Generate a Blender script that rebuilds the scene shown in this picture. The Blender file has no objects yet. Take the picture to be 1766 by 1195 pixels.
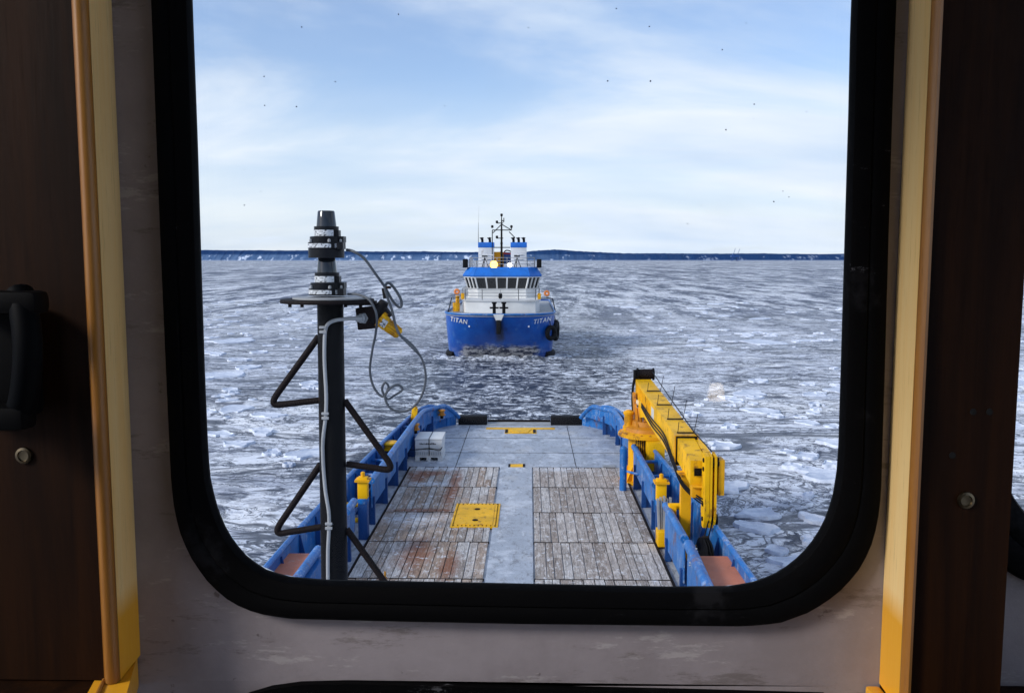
import bpy, bmesh, math, random
from mathutils import Vector, Matrix, noise
import numpy as np
R = math.radians
random.seed(7)
S = bpy.context.scene
C = S.collection

# ------------------------------------------------------------------ camera
F = 1500.0; CX, CY = 883.0, 597.5            # photograph is 1766 x 1195
PITCH = math.atan(150/F); YAW = math.atan(29/F)
CAM = Vector((0.4, 0.0, 8.0))
cd = bpy.data.cameras.new('camera'); cam = bpy.data.objects.new('camera', cd); C.objects.link(cam)
cam.location = CAM; cam.rotation_euler = (math.pi/2-PITCH, 0, YAW)
cd.sensor_width = 36; cd.lens = 36*F/1766; cd.clip_start = 0.02; cd.clip_end = 40000
S.camera = cam
S.render.resolution_x = 1024; S.render.resolution_y = 692

# ------------------------------------------------------------------ world
SUN_EL, SUN_AZ = R(30), R(-118)               # azimuth measured from +Y towards +X
w = bpy.data.worlds.new('World'); S.world = w; w.use_nodes = True
wt = w.node_tree; wt.nodes.clear()
def wn(t, **k):
    n = wt.nodes.new(t)
    for a, b in k.items(): setattr(n, a, b)
    return n
L = wt.links.new
out = wn('ShaderNodeOutputWorld'); bg = wn('ShaderNodeBackground'); bg.inputs[1].default_value = 0.1
sky = wn('ShaderNodeTexSky', sky_type='NISHITA', sun_disc=False, sun_elevation=SUN_EL, sun_rotation=SUN_AZ)
sky.air_density = 1.0; sky.dust_density = 1.0; sky.ozone_density = 2.0
tc = wn('ShaderNodeTexCoord'); sep = wn('ShaderNodeSeparateXYZ'); L(tc.outputs['Generated'], sep.inputs[0])
zz = wn('ShaderNodeMath', operation='ADD'); L(sep.outputs[2], zz.inputs[0]); zz.inputs[1].default_value = 0.30
zm = wn('ShaderNodeMath', operation='MAXIMUM'); L(zz.outputs[0], zm.inputs[0]); zm.inputs[1].default_value = 0.2
dx = wn('ShaderNodeMath', operation='DIVIDE'); L(sep.outputs[0], dx.inputs[0]); L(zm.outputs[0], dx.inputs[1])
dy = wn('ShaderNodeMath', operation='DIVIDE'); L(sep.outputs[1], dy.inputs[0]); L(zm.outputs[0], dy.inputs[1])
cb = wn('ShaderNodeCombineXYZ'); L(dx.outputs[0], cb.inputs[0]); L(dy.outputs[0], cb.inputs[1])
mp = wn('ShaderNodeMapping'); L(cb.outputs[0], mp.inputs[0]); mp.inputs['Rotation'].default_value = (0, 0, R(-38)); mp.inputs['Scale'].default_value = (0.6, 1.5, 1); mp.inputs['Location'].default_value = (0.75, 0.2, 0)
n1 = wn('ShaderNodeTexNoise'); n1.inputs['Scale'].default_value = 0.95; n1.inputs['Detail'].default_value = 9; n1.inputs['Roughness'].default_value = 0.6; n1.inputs['Distortion'].default_value = 0.5
L(mp.outputs[0], n1.inputs['Vector'])
r1 = wn('ShaderNodeMapRange', interpolation_type='SMOOTHSTEP'); L(n1.outputs[0], r1.inputs[0]); r1.inputs[1].default_value = 0.40; r1.inputs[2].default_value = 0.70
# cloud thickens towards the horizon
hz = wn('ShaderNodeMapRange', interpolation_type='SMOOTHSTEP'); L(sep.outputs[2], hz.inputs[0]); hz.inputs[1].default_value = 0.22; hz.inputs[2].default_value = 0.06; hz.inputs[3].default_value = 0.12; hz.inputs[4].default_value = 0.80
mx = wn('ShaderNodeMath', operation='MAXIMUM'); mu = wn('ShaderNodeMath', operation='MULTIPLY_ADD')
L(r1.outputs[0], mu.inputs[0]); mu.inputs[1].default_value = 0.85; L(hz.outputs[0], mu.inputs[2]); mu.use_clamp = True
n2 = wn('ShaderNodeTexNoise'); n2.inputs['Scale'].default_value = 2.6; n2.inputs['Detail'].default_value = 9; L(mp.outputs[0], n2.inputs['Vector'])
cr = wn('ShaderNodeValToRGB'); L(n2.outputs[0], cr.inputs[0])
cr.color_ramp.elements[0].position = 0.3; cr.color_ramp.elements[0].color = (4.7, 5.6, 7.0, 1)
cr.color_ramp.elements[1].position = 0.68; cr.color_ramp.elements[1].color = (6.4, 6.8, 7.4, 1)
sg = wn('ShaderNodeMixRGB', blend_type='MULTIPLY'); sg.inputs[0].default_value = 1; L(sky.outputs[0], sg.inputs[1]); sg.inputs[2].default_value = (1.12, 1.16, 1.33, 1)
mixc = wn('ShaderNodeMixRGB'); L(mu.outputs[0], mixc.inputs[0]); L(sg.outputs[0], mixc.inputs[1]); L(cr.outputs[0], mixc.inputs[2])
L(mixc.outputs[0], bg.inputs[0]); L(bg.outputs[0], out.inputs[0])

sl = bpy.data.lights.new('sun', 'SUN'); sl.energy = 1.7; sl.angle = R(14); sl.color = (1, 0.95, 0.88)
sun = bpy.data.objects.new('sun', sl); C.objects.link(sun)
sd = Vector((math.sin(SUN_AZ)*math.cos(SUN_EL), math.cos(SUN_AZ)*math.cos(SUN_EL), math.sin(SUN_EL)))
sun.rotation_euler = sd.to_track_quat('Z', 'Y').to_euler(); sun.location = (0, 0, 60)
S.view_settings.view_transform = 'Standard'; S.view_settings.look = 'None'
S.view_settings.exposure = 0.55; S.view_settings.gamma = 1.0
S.render.engine = 'CYCLES'

# ------------------------------------------------------------------ helpers
_cp, _sp, _cy, _sy = math.cos(PITCH), math.sin(PITCH), math.cos(YAW), math.sin(YAW)
FW = Vector((-_sy*_cp, _cy*_cp, -_sp)); RT = Vector((_cy, _sy, 0)); UP = Vector((-_sy*_sp, _cy*_sp, _cp))
def P(px, py, y=None, z=None):
    "a point of the photograph taken back to the real plane y=... or z=..."
    d = FW + RT*((px-CX)/F) - UP*((py-CY)/F)
    t = (y-CAM.y)/d.y if y is not None else (z-CAM.z)/d.z
    return CAM + d*t

class MB:
    def __init__(s): s.b = bmesh.new()
    def box(s, c, d, rot=None, bev=0):
        m = Matrix.Translation(Vector(c)) @ (rot.to_4x4() if rot else Matrix()) @ Matrix.Diagonal((*d, 1))
        r = bmesh.ops.create_cube(s.b, size=1, matrix=m)
        if bev:
            es = list({e for v in r['verts'] for e in v.link_edges})
            bmesh.ops.bevel(s.b, geom=es, offset=bev, segments=2, affect='EDGES', profile=0.6)
        return s
    def bb(s, a, b, bev=0):
        a, b = Vector(a), Vector(b)
        return s.box((a+b)/2, [max(abs(x), 1e-4) for x in (b-a)], bev=bev)
    def beam(s, a, b, wx, wz, up=(0, 0, 1), bev=0):
        a, b = Vector(a), Vector(b); d = b-a; ln = d.length; y = d.normalized(); u = Vector(up)
        x = y.cross(u).normalized(); z = x.cross(y)
        return s.box((a+b)/2, (wx, ln, wz), Matrix((x, y, z)).transposed(), bev)
    def tube(s, pts, r, seg=10, closed=False, caps=True):
        pts = [Vector(p) for p in pts]; n = len(pts); rings = []
        rr = r if isinstance(r, (list, tuple)) else [r]*n
        pn = None
        for i, p in enumerate(pts):
            if closed: t = pts[(i+1) % n]-pts[i-1]
            else: t = pts[min(i+1, n-1)]-pts[max(i-1, 0)]
            t = t.normalized()
            if pn is None:
                a = Vector((0, 0, 1)) if abs(t.z) < 0.9 else Vector((1, 0, 0)); pn = (a-t*a.dot(t)).normalized()
            else:
                q = pn-t*pn.dot(t); pn = q.normalized() if q.length > 1e-5 else pn
            bn = t.cross(pn)
            rings.append([s.b.verts.new(p+(pn*math.cos(2*math.pi*k/seg)+bn*math.sin(2*math.pi*k/seg))*rr[i]) for k in range(seg)])
        for i in range(n if closed else n-1):
            A, B = rings[i], rings[(i+1) % n]
            for k in range(seg): s.b.faces.new((A[k], A[(k+1) % seg], B[(k+1) % seg], B[k]))
        if caps and not closed:
            s.b.faces.new(rings[0][::-1]); s.b.faces.new(rings[-1])
        return s
    def lathe(s, c, prof, seg=28, axis=(0, 0, 1)):
        a = Vector(axis).normalized(); c = Vector(c)
        return s.tube_var(c, a, prof, seg)
    def tube_var(s, c, a, prof, seg):
        u = Vector((1, 0, 0)) if abs(a.x) < 0.9 else Vector((0, 1, 0)); u = (u-a*u.dot(a)).normalized(); v = a.cross(u); rings = []
        for r, h in prof: rings.append([s.b.verts.new(c+a*h+(u*math.cos(2*math.pi*k/seg)+v*math.sin(2*math.pi*k/seg))*max(r, 1e-4)) for k in range(seg)])
        for A, B in zip(rings, rings[1:]):
            for k in range(seg): s.b.faces.new((A[k], A[(k+1) % seg], B[(k+1) % seg], B[k]))
        s.b.faces.new(rings[0][::-1]); s.b.faces.new(rings[-1]); return s
    def prism(s, poly, off):
        off = Vector(off); a = [s.b.verts.new(Vector(p)) for p in poly]; b = [s.b.verts.new(Vector(p)+off) for p in poly]; n = len(poly)
        s.b.faces.new(a[::-1]); s.b.faces.new(b)
        for i in range(n): s.b.faces.new((a[i], a[(i+1) % n], b[(i+1) % n], b[i]))
        return s
    def loft(s, rings, closed=True, cap=False):
        V = [[s.b.verts.new(Vector(p)) for p in r] for r in rings]
        for A, B in zip(V, V[1:]):
            n = len(A)
            for k in range(n if closed else n-1):
                f = (A[k], A[(k+1) % n], B[(k+1) % n], B[k])
                try: s.b.faces.new(f)
                except ValueError: pass
        if cap: s.b.faces.new(V[0][::-1]); s.b.faces.new(V[-1])
        return s
    def ball(s, c, r, sc=(1, 1, 1), sub=2):
        m = Matrix.Translation(Vector(c)) @ Matrix.Diagonal((r*sc[0], r*sc[1], r*sc[2], 1))
        bmesh.ops.create_icosphere(s.b, subdivisions=sub, radius=1, matrix=m); return s
    def build(s, name, mat, parent=None, smooth=True, ang=38):
        base = parent.get('_w', (0, 0, 0)) if parent else (0, 0, 0); base = Vector(base)
        bmesh.ops.recalc_face_normals(s.b, faces=s.b.faces)
        if smooth:
            s.b.normal_update()
            for f in s.b.faces: f.smooth = True
            for e in s.b.edges:
                if len(e.link_faces) == 2 and e.calc_face_angle(9) > R(ang): e.smooth = False
        if parent is None and s.b.verts:
            xs = [v.co for v in s.b.verts]
            base = Vector(((min(v.x for v in xs)+max(v.x for v in xs))/2, (min(v.y for v in xs)+max(v.y for v in xs))/2, min(v.z for v in xs)))
        bmesh.ops.translate(s.b, verts=s.b.verts, vec=-base)
        me = bpy.data.meshes.new(name); s.b.to_mesh(me); s.b.free()
        me.materials.append(mat)
        o = bpy.data.objects.new(name, me); C.objects.link(o)
        if parent: o.parent = parent
        else: o.location = base
        o['_w'] = tuple(base)
        return o

def tag(o, label, cat=None, group=None, kind=None):
    if label: o['label'] = label
    if cat: o['category'] = cat
    if group: o['group'] = group
    if kind: o['kind'] = kind
    return o
def thing(name, loc, label, cat, group=None):
    o = bpy.data.objects.new(name, None); C.objects.link(o); o.location = loc; o.empty_display_size = 0.2
    o['_w'] = tuple(loc); return tag(o, label, cat, group)

def arc3(pts, n=6):
    "Catmull-Rom through points"
    pts = [Vector(p) for p in pts]; o = []
    q = [pts[0]*2-pts[1]]+pts+[pts[-1]*2-pts[-2]]
    for i in range(1, len(q)-2):
        a, b, c, d = q[i-1:i+3]
        for k in range(n):
            t = k/n
            o.append(0.5*((2*b)+(c-a)*t+(2*a-5*b+4*c-d)*t*t+(3*b-a-3*c+d)*t**3))
    o.append(pts[-1]); return o

# ------------------------------------------------------------------ materials
class M:
    def __init__(s, name):
        s.m = bpy.data.materials.new(name); s.m.use_nodes = True; s.t = s.m.node_tree; s.t.nodes.clear()
        s.o = s.t.nodes.new('ShaderNodeOutputMaterial'); s.p = s.t.nodes.new('ShaderNodeBsdfPrincipled')
        s.t.links.new(s.p.outputs[0], s.o.inputs[0]); s._c = None
    def put(s, sock, v):
        if isinstance(v, bpy.types.NodeSocket): s.t.links.new(v, sock)
        elif isinstance(v, (tuple, list)) and len(v) == 3 and sock.type == 'RGBA': sock.default_value = (*v, 1)
        else: sock.default_value = v
    def set(s, **k):
        nm = dict(base='Base Color', rough='Roughness', metal='Metallic', normal='Normal', spec='Specular IOR Level', emit='Emission Color', estr='Emission Strength', coat='Coat Weight', alpha='Alpha')
        for a, b in k.items(): s.put(s.p.inputs[nm[a]], b)
        return s
    @property
    def co(s):
        if s._c is None: s._c = s.t.nodes.new('ShaderNodeTexCoord')
        return s._c.outputs['Object']
    def map(s, sc=(1, 1, 1), rot=(0, 0, 0), loc=(0, 0, 0), v=None):
        n = s.t.nodes.new('ShaderNodeMapping'); s.put(n.inputs[0], v or s.co)
        n.inputs['Scale'].default_value = sc; n.inputs['Rotation'].default_value = rot; n.inputs['Location'].default_value = loc; return n.outputs[0]
    def noise(s, scale, det=4, rough=0.55, v=None, dist=0, kind='FBM', out=0):
        n = s.t.nodes.new('ShaderNodeTexNoise'); n.noise_type = kind; n.inputs['Scale'].default_value = scale; n.inputs['Detail'].default_value = det
        n.inputs['Roughness'].default_value = rough; n.inputs['Distortion'].default_value = dist; s.put(n.inputs['Vector'], v or s.co); return n.outputs[out]
    def voro(s, scale, feat='DISTANCE_TO_EDGE', v=None, out=0):
        n = s.t.nodes.new('ShaderNodeTexVoronoi'); n.feature = feat; n.inputs['Scale'].default_value = scale; s.put(n.inputs['Vector'], v or s.co); return n.outputs[out]
    def rng(s, v, a, b, c=0.0, d=1.0, smooth=True):
        n = s.t.nodes.new('ShaderNodeMapRange'); n.interpolation_type = 'SMOOTHSTEP' if smooth else 'LINEAR'
        for i, x in enumerate((v, a, b, c, d)): s.put(n.inputs[i], x)
        return n.outputs[0]
    def mth(s, op, a, b=0.0, c=None, clamp=False):
        n = s.t.nodes.new('ShaderNodeMath'); n.operation = op; n.use_clamp = clamp; s.put(n.inputs[0], a); s.put(n.inputs[1], b)
        if c is not None: s.put(n.inputs[2], c)
        return n.outputs[0]
    def mix(s, f, a, b, mode='MIX'):
        n = s.t.nodes.new('ShaderNodeMixRGB'); n.blend_type = mode; s.put(n.inputs[0], f); s.put(n.inputs[1], a); s.put(n.inputs[2], b); return n.outputs[0]
    def ramp(s, f, *st):
        n = s.t.nodes.new('ShaderNodeValToRGB'); s.put(n.inputs[0], f); e = n.color_ramp.elements
        while len(e) < len(st): e.new(0.5)
        for i, (p, c) in enumerate(st): e[i].position = p; e[i].color = (*c, 1)
        return n.outputs[0]
    def xyz(s, v=None):
        n = s.t.nodes.new('ShaderNodeSeparateXYZ'); s.put(n.inputs[0], v or s.co); return n.outputs
    def bump(s, h, st=0.3, d=0.01, nrm=None):
        n = s.t.nodes.new('ShaderNodeBump'); n.inputs['Strength'].default_value = st; n.inputs['Distance'].default_value = d; s.put(n.inputs['Height'], h)
        if nrm: s.put(n.inputs['Normal'], nrm)
        return n.outputs[0]
    def attr(s, name='col'):
        n = s.t.nodes.new('ShaderNodeAttribute'); n.attribute_name = name; return n.outputs[0]

def paint(name, c, worn=0.25, under=(0.25, 0.24, 0.23), rust=0.0, rough=0.42, sc=3.0, streak=True, dark=0.75, spec=0.5):
    m = M(name)
    big = m.noise(sc*0.4, 4)
    base = m.mix(m.rng(big, 0.35, 0.7), c, tuple(x*dark for x in c))
    fine = m.noise(sc*9, 5, 0.7)
    v = m.map((sc*3, sc*3, sc*0.5)) if streak else m.co
    st = m.noise(1.0 if streak else sc*2, 5, 0.65, v=v)
    wear = m.rng(m.mth('MULTIPLY_ADD', fine, 0.5, m.mth('MULTIPLY', st, 0.5)), 0.70-0.3*worn, 0.74-0.3*worn)
    wear = m.mth('MULTIPLY', wear, m.rng(m.noise(sc*.55, 4, .6, v=m.map(loc=(8, 1, 3))), 0.44, 0.62, .12, 1))
    base = m.mix(m.mth('MULTIPLY', wear, 0.7), base, under)
    if rust:
        rr = m.rng(m.noise(sc*1.3, 6, 0.7, v=m.map((1, 1, 0.5), loc=(5, 3, 1))), 0.66-0.25*rust, 0.8-0.25*rust)
        base = m.mix(m.mth('MULTIPLY', rr, 0.8), base, (0.17, 0.06, 0.02))
    m.set(base=base, spec=spec if max(c) > .03 else .15, rough=m.rng(fine, 0.3, 0.7, rough-0.1, rough+0.2), normal=m.bump(m.mth('ADD', fine, big), 0.35, 0.006))
    return m.m

BLUE = paint('blue_paint', (0.006, 0.15, 0.47), 0.6, (0.42, 0.50, 0.62), 0.42, 0.38)
DBLUE = paint('dark_blue_paint', (0.004, 0.06, 0.24), 0.25, (0.15, 0.2, 0.3), 0.1)
YEL = paint('yellow_paint', (0.86, 0.42, 0.006), 0.25, (0.25, 0.13, 0.03), 0.6, 0.45, spec=0.25)
YELC = paint('clean_yellow_paint', (0.93, 0.50, 0.004), 0.2, (0.36, 0.19, 0.03), 0.5, 0.45, spec=0.2)
ORG = paint('ochre_paint', (0.62, 0.24, 0.008), 0.1, (0.3, 0.12, 0.02), 0.5)
BLK = paint('black_steel', (0.004, 0.004, 0.005), 0.12, (0.03, 0.025, 0.025), 0.12, 0.5, 4)
RBR = paint('rusty_steel', (0.011, 0.007, 0.007), 0.25, (0.03, 0.02, 0.016), 0.12, 0.65, 6)
RUB = paint('black_rubber', (0.012, 0.012, 0.014), 0.25, (0.10, 0.10, 0.11), 0, 0.7, 2)
PLA = paint('black_plastic', (0.008, 0.009, 0.012), 0.0, (0.03, 0.03, 0.03), 0, 0.3, 5)
GAL = paint('galvanised', (0.36, 0.37, 0.38), 0.3, (0.2, 0.2, 0.2), 0.1, 0.5, 6)
WHI = paint('white_paint', (0.78, 0.78, 0.76), 0.1, (0.5, 0.46, 0.4), 0.05, 0.4, 1.5)
RED = paint('red_paint', (0.5, 0.02, 0.015), 0.2, (0.3, 0.1, 0.08), 0.1)
REDOX = paint('red_oxide', (0.60, 0.20, 0.11), 0.5, (0.45, 0.38, 0.36), 0.1, 0.6, 3, False)
ORNG = paint('orange_paint', (0.80, 0.24, 0.05), 0.35, (0.7, 0.6, 0.55), 0.1)
CABLE = paint('grey_cable', (0.07, 0.08, 0.095), 0.05, (0.3, 0.3, 0.3), 0, 0.45, 20)
DGLASS = M('dark_glass').set(base=(0.010, 0.012, 0.015), rough=0.06, spec=0.6).m

def mk_deck():
    m = M('deck_paint')
    big = m.noise(0.7, 5, 0.6); f = m.noise(14, 6, 0.7); s2 = m.noise(1.4, 6, 0.7, v=m.map((1.6, 0.5, 1)))
    c = m.ramp(big, (0.3, (0.30, 0.33, 0.38)), (0.55, (0.42, 0.46, 0.52)), (0.75, (0.50, 0.50, 0.50)))
    c = m.mix(m.rng(s2, 0.56, 0.66, 0, 0.6), c, (0.66, 0.69, 0.74))
    c = m.mix(m.rng(m.noise(3.0, 8, 0.75, v=m.map((1, 1, 1), loc=(9, 2, 0))), 0.60, 0.66, 0, 0.65), c, (0.11, 0.11, 0.12))
    c = m.mix(m.rng(m.noise(0.5, 5, 0.6, v=m.map((1, 1, 1), loc=(3, 7, 0))), 0.6, 0.75, 0, 0.5), c, (0.30, 0.27, 0.24))
    sw = m.noise(1.1, 7, 0.75, v=m.map((1, 1, 1), loc=(0, 4, 0)), dist=1.5)
    c = m.mix(m.rng(m.mth('ABSOLUTE', m.mth('SUBTRACT', sw, 0.5)), 0.012, 0.0, 0, 0.6), c, (0.12, 0.12, 0.13))
    c = m.mix(m.rng(m.noise(6, 8, 0.8, v=m.map((1, .4, 1), loc=(1, 1, 0))), 0.52, 0.60, 0, 0.7), c, (0.17, 0.175, 0.19))
    c = m.mix(m.rng(m.noise(0.9, 7, 0.7, v=m.map((1, 1, 1), loc=(6, 6, 0))), 0.54, 0.60, 0, 0.45), c, (0.72, 0.75, 0.80))
    m.set(base=c, rough=m.rng(big, 0.3, 0.7, 0.35, 0.65), normal=m.bump(f, 0.3, 0.01)); return m.m
DECK = mk_deck()

def mk_timber():
    m = M('weathered_timber'); a = m.attr()
    gv = m.map((9, 0.7, 4)); g = m.noise(2.2, 8, 0.75, v=gv, dist=0.4); gf = m.noise(9, 6, 0.8, v=gv)
    c = m.mix(m.rng(g, 0.36, 0.64, 0, 0.8), a, m.mix(0.7, a, (0.05, 0.036, 0.03)))
    c = m.mix(m.rng(gf, 0.54, 0.60, 0, 0.9), c, (0.02, 0.015, 0.012))
    c = m.mix(m.rng(m.noise(5, 8, 0.8, v=m.map((3, 0.6, 1), loc=(2, 5, 0))), 0.53, 0.60, 0, 0.75), c, (0.72, 0.70, 0.68))
    pat = m.noise(1.1, 7, 0.75, v=m.map((1, 0.7, 1)))
    c = m.mix(m.rng(m.noise(2.2, 7, 0.8, v=m.map((0.8, 1, 1), loc=(4, 1, 0))), 0.56, 0.64, 0, 0.6), c, (0.10, 0.075, 0.06))
    X = m.xyz(m.map((1, 1, 1), loc=(0, 20, 0)))
    # old rust stain and frosted patches that lie on the port boards
    def blob(x, y, rx, ry, lo, hi):
        dxn = m.mth('DIVIDE', m.mth('SUBTRACT', X[0], x), rx); dyn = m.mth('DIVIDE', m.mth('SUBTRACT', X[1], y), ry)
        d = m.mth('SQRT', m.mth('ADD', m.mth('MULTIPLY', dxn, dxn), m.mth('MULTIPLY', dyn, dyn)))
        d = m.mth('ADD', d, m.mth('MULTIPLY', m.mth('SUBTRACT', m.noise(3.0, 6, 0.75), 0.5), 1.6))
        return m.rng(d, hi, lo)
    for b in ((-1.75, 24.2, 0.22, 2.6, .3, 1.2), (-2.6, 25.8, 0.9, 0.5, .2, 1.1), (-2.4, 21.9, 1.2, 0.22, .3, 1.1), (-2.1, 18.6, .6, 1.6, .1, 1.0), (-2.9, 25.2, .35, 1.0, .2, 1.1), (-1.3, 17.9, .3, 1.0, .2, 1.1)):
        c = m.mix(m.mth('MULTIPLY', blob(*b), 0.85), c, (0.22, 0.075, 0.028))
    for b in ((-2.5, 24.6, 0.9, 0.35, .3, 1.0), (-2.4, 26.5, 1.3, 0.5, .2, 1.0), (-2.6, 21.2, 1.3, 0.8, .0, 1.0), (1.4, 26.4, 1.4, 0.5, .1, 1.0)):
        fr = m.mth('MULTIPLY', blob(*b), m.rng(m.noise(7, 7, 0.8), 0.40, 0.56))
        c = m.mix(m.mth('MULTIPLY', fr, 0.85), c, (0.66, 0.70, 0.76))
    c = m.mix(m.rng(m.noise(4.5, 8, 0.8, v=m.map((1, 1, 1), loc=(0, 8, 2))), 0.56, 0.62, 0, 0.8), c, (0.74, 0.76, 0.80))
    m.set(base=c, rough=0.8, normal=m.bump(m.mth('ADD', g, gf), 0.6, 0.008)); return m.m
TIMBER = mk_timber()

def mk_wood(name, c1, c2, rough=0.35, ax=(14, 14, 0.8), spec=0.5):
    m = M(name); g = m.noise(2.5, 6, 0.65, v=m.map(ax), dist=0.6); f = m.noise(22, 5, 0.7, v=m.map(ax))
    c = m.mix(m.rng(g, 0.3, 0.7), c1, c2); c = m.mix(m.rng(f, 0.55, 0.7, 0, 0.4), c, tuple(x*0.5 for x in c1))
    m.set(base=c, rough=m.rng(f, .3, .7, rough, rough+.12), spec=spec, normal=m.bump(f, 0.12, 0.001)); return m.m
MAHOG = mk_wood('dark_mahogany', (0.008, 0.0024, 0.0004), (0.022, 0.0068, 0.001), 0.55, spec=0.1)
OAK = mk_wood('varnished_oak', (0.93, 0.60, 0.22), (0.95, 0.68, 0.31), 0.3)
OAKD = mk_wood('varnished_moulding', (0.26, 0.10, 0.014), (0.38, 0.165, 0.026), 0.35)

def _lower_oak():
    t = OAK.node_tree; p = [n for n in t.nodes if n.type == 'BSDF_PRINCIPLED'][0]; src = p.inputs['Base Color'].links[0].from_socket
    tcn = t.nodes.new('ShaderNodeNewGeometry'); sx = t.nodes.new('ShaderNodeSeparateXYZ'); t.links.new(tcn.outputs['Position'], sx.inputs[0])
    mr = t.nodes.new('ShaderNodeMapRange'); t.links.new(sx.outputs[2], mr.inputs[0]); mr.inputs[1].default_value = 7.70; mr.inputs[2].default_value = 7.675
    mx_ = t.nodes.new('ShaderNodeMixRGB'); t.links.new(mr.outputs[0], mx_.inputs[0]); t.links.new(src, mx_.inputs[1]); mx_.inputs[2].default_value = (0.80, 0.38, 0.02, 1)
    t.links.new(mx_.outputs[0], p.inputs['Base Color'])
_lower_oak()      # daylight painted into the oak: bright upper jambs, plain orange foot
def mk_wall():
    m = M('cabin_panel_paint'); f = m.noise(260, 4, 0.7); b = m.noise(6, 6, 0.7); s2 = m.noise(14, 7, 0.75, v=m.map((0.5, 1, 2.2)))
    c = m.mix(m.rng(b, 0.35, 0.7), (0.30, 0.265, 0.28), (0.23, 0.20, 0.21))
    c = m.mix(m.rng(s2, 0.56, 0.66, 0, 0.6), c, (0.11, 0.09, 0.08))
    c = m.mix(m.rng(m.noise(30, 6, 0.75, v=m.map((.25, 1, 1), loc=(2, 0, 1))), 0.58, 0.66, 0, 0.4), c, (0.5, 0.47, 0.46))
    c = m.mix(m.rng(m.noise(45, 4, 0.6), 0.68, 0.74, 0, 0.7), c, (0.08, 0.06, 0.055))
    Z = m.xyz(m.map())[2]
    m.set(base=c, rough=0.55, normal=m.bump(m.mth('ADD', f, m.mth('MULTIPLY', s2, 1.5)), 0.25, 0.0012)); return m.m
PANEL = mk_wall()
def mk_gasket():
    m = M('window_rubber'); f = m.noise(60, 5, 0.7); st = m.noise(9, 6, 0.7)
    c = m.mix(m.rng(st, 0.60, 0.70, 0, 0.6), (0.0012, 0.0012, 0.0016), (0.014, 0.014, 0.016))
    c = m.mix(m.rng(m.noise(40, 7, 0.8, v=m.map((.4, 1, 1))), 0.64, 0.70, 0, 0.8), c, (0.10, 0.10, 0.11))
    m.set(base=c, rough=0.7, spec=0.06, normal=m.bump(f, 0.3, 0.001)); return m.m
GASK = mk_gasket()

def mk_glass():
    m = M('window_glass'); t = m.t; tr = t.nodes.new('ShaderNodeBsdfTransparent'); gl = t.nodes.new('ShaderNodeBsdfGlossy'); gl.inputs['Roughness'].default_value = 0.0
    tr.inputs[0].default_value = (0.985, 0.995, 0.995, 1)
    lw = t.nodes.new('ShaderNodeFresnel'); lw.inputs[0].default_value = 1.3
    mx = t.nodes.new('ShaderNodeMixShader'); t.links.new(lw.outputs[0], mx.inputs[0]); t.links.new(tr.outputs[0], mx.inputs[1]); t.links.new(gl.outputs[0], mx.inputs[2])
    df = t.nodes.new('ShaderNodeBsdfDiffuse'); df.inputs[0].default_value = (0.7, 0.75, 0.8, 1)
    m2 = t.nodes.new('ShaderNodeMixShader'); s2 = m.noise(7, 5, 0.6)
    t.links.new(m.rng(s2, 0.5, 0.8, 0.0, 0.03), m2.inputs[0]); t.links.new(mx.outputs[0], m2.inputs[1]); t.links.new(df.outputs[0], m2.inputs[2])
    t.links.new(m2.outputs[0], m.o.inputs[0]); return m.m
GLASS = mk_glass()

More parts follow.
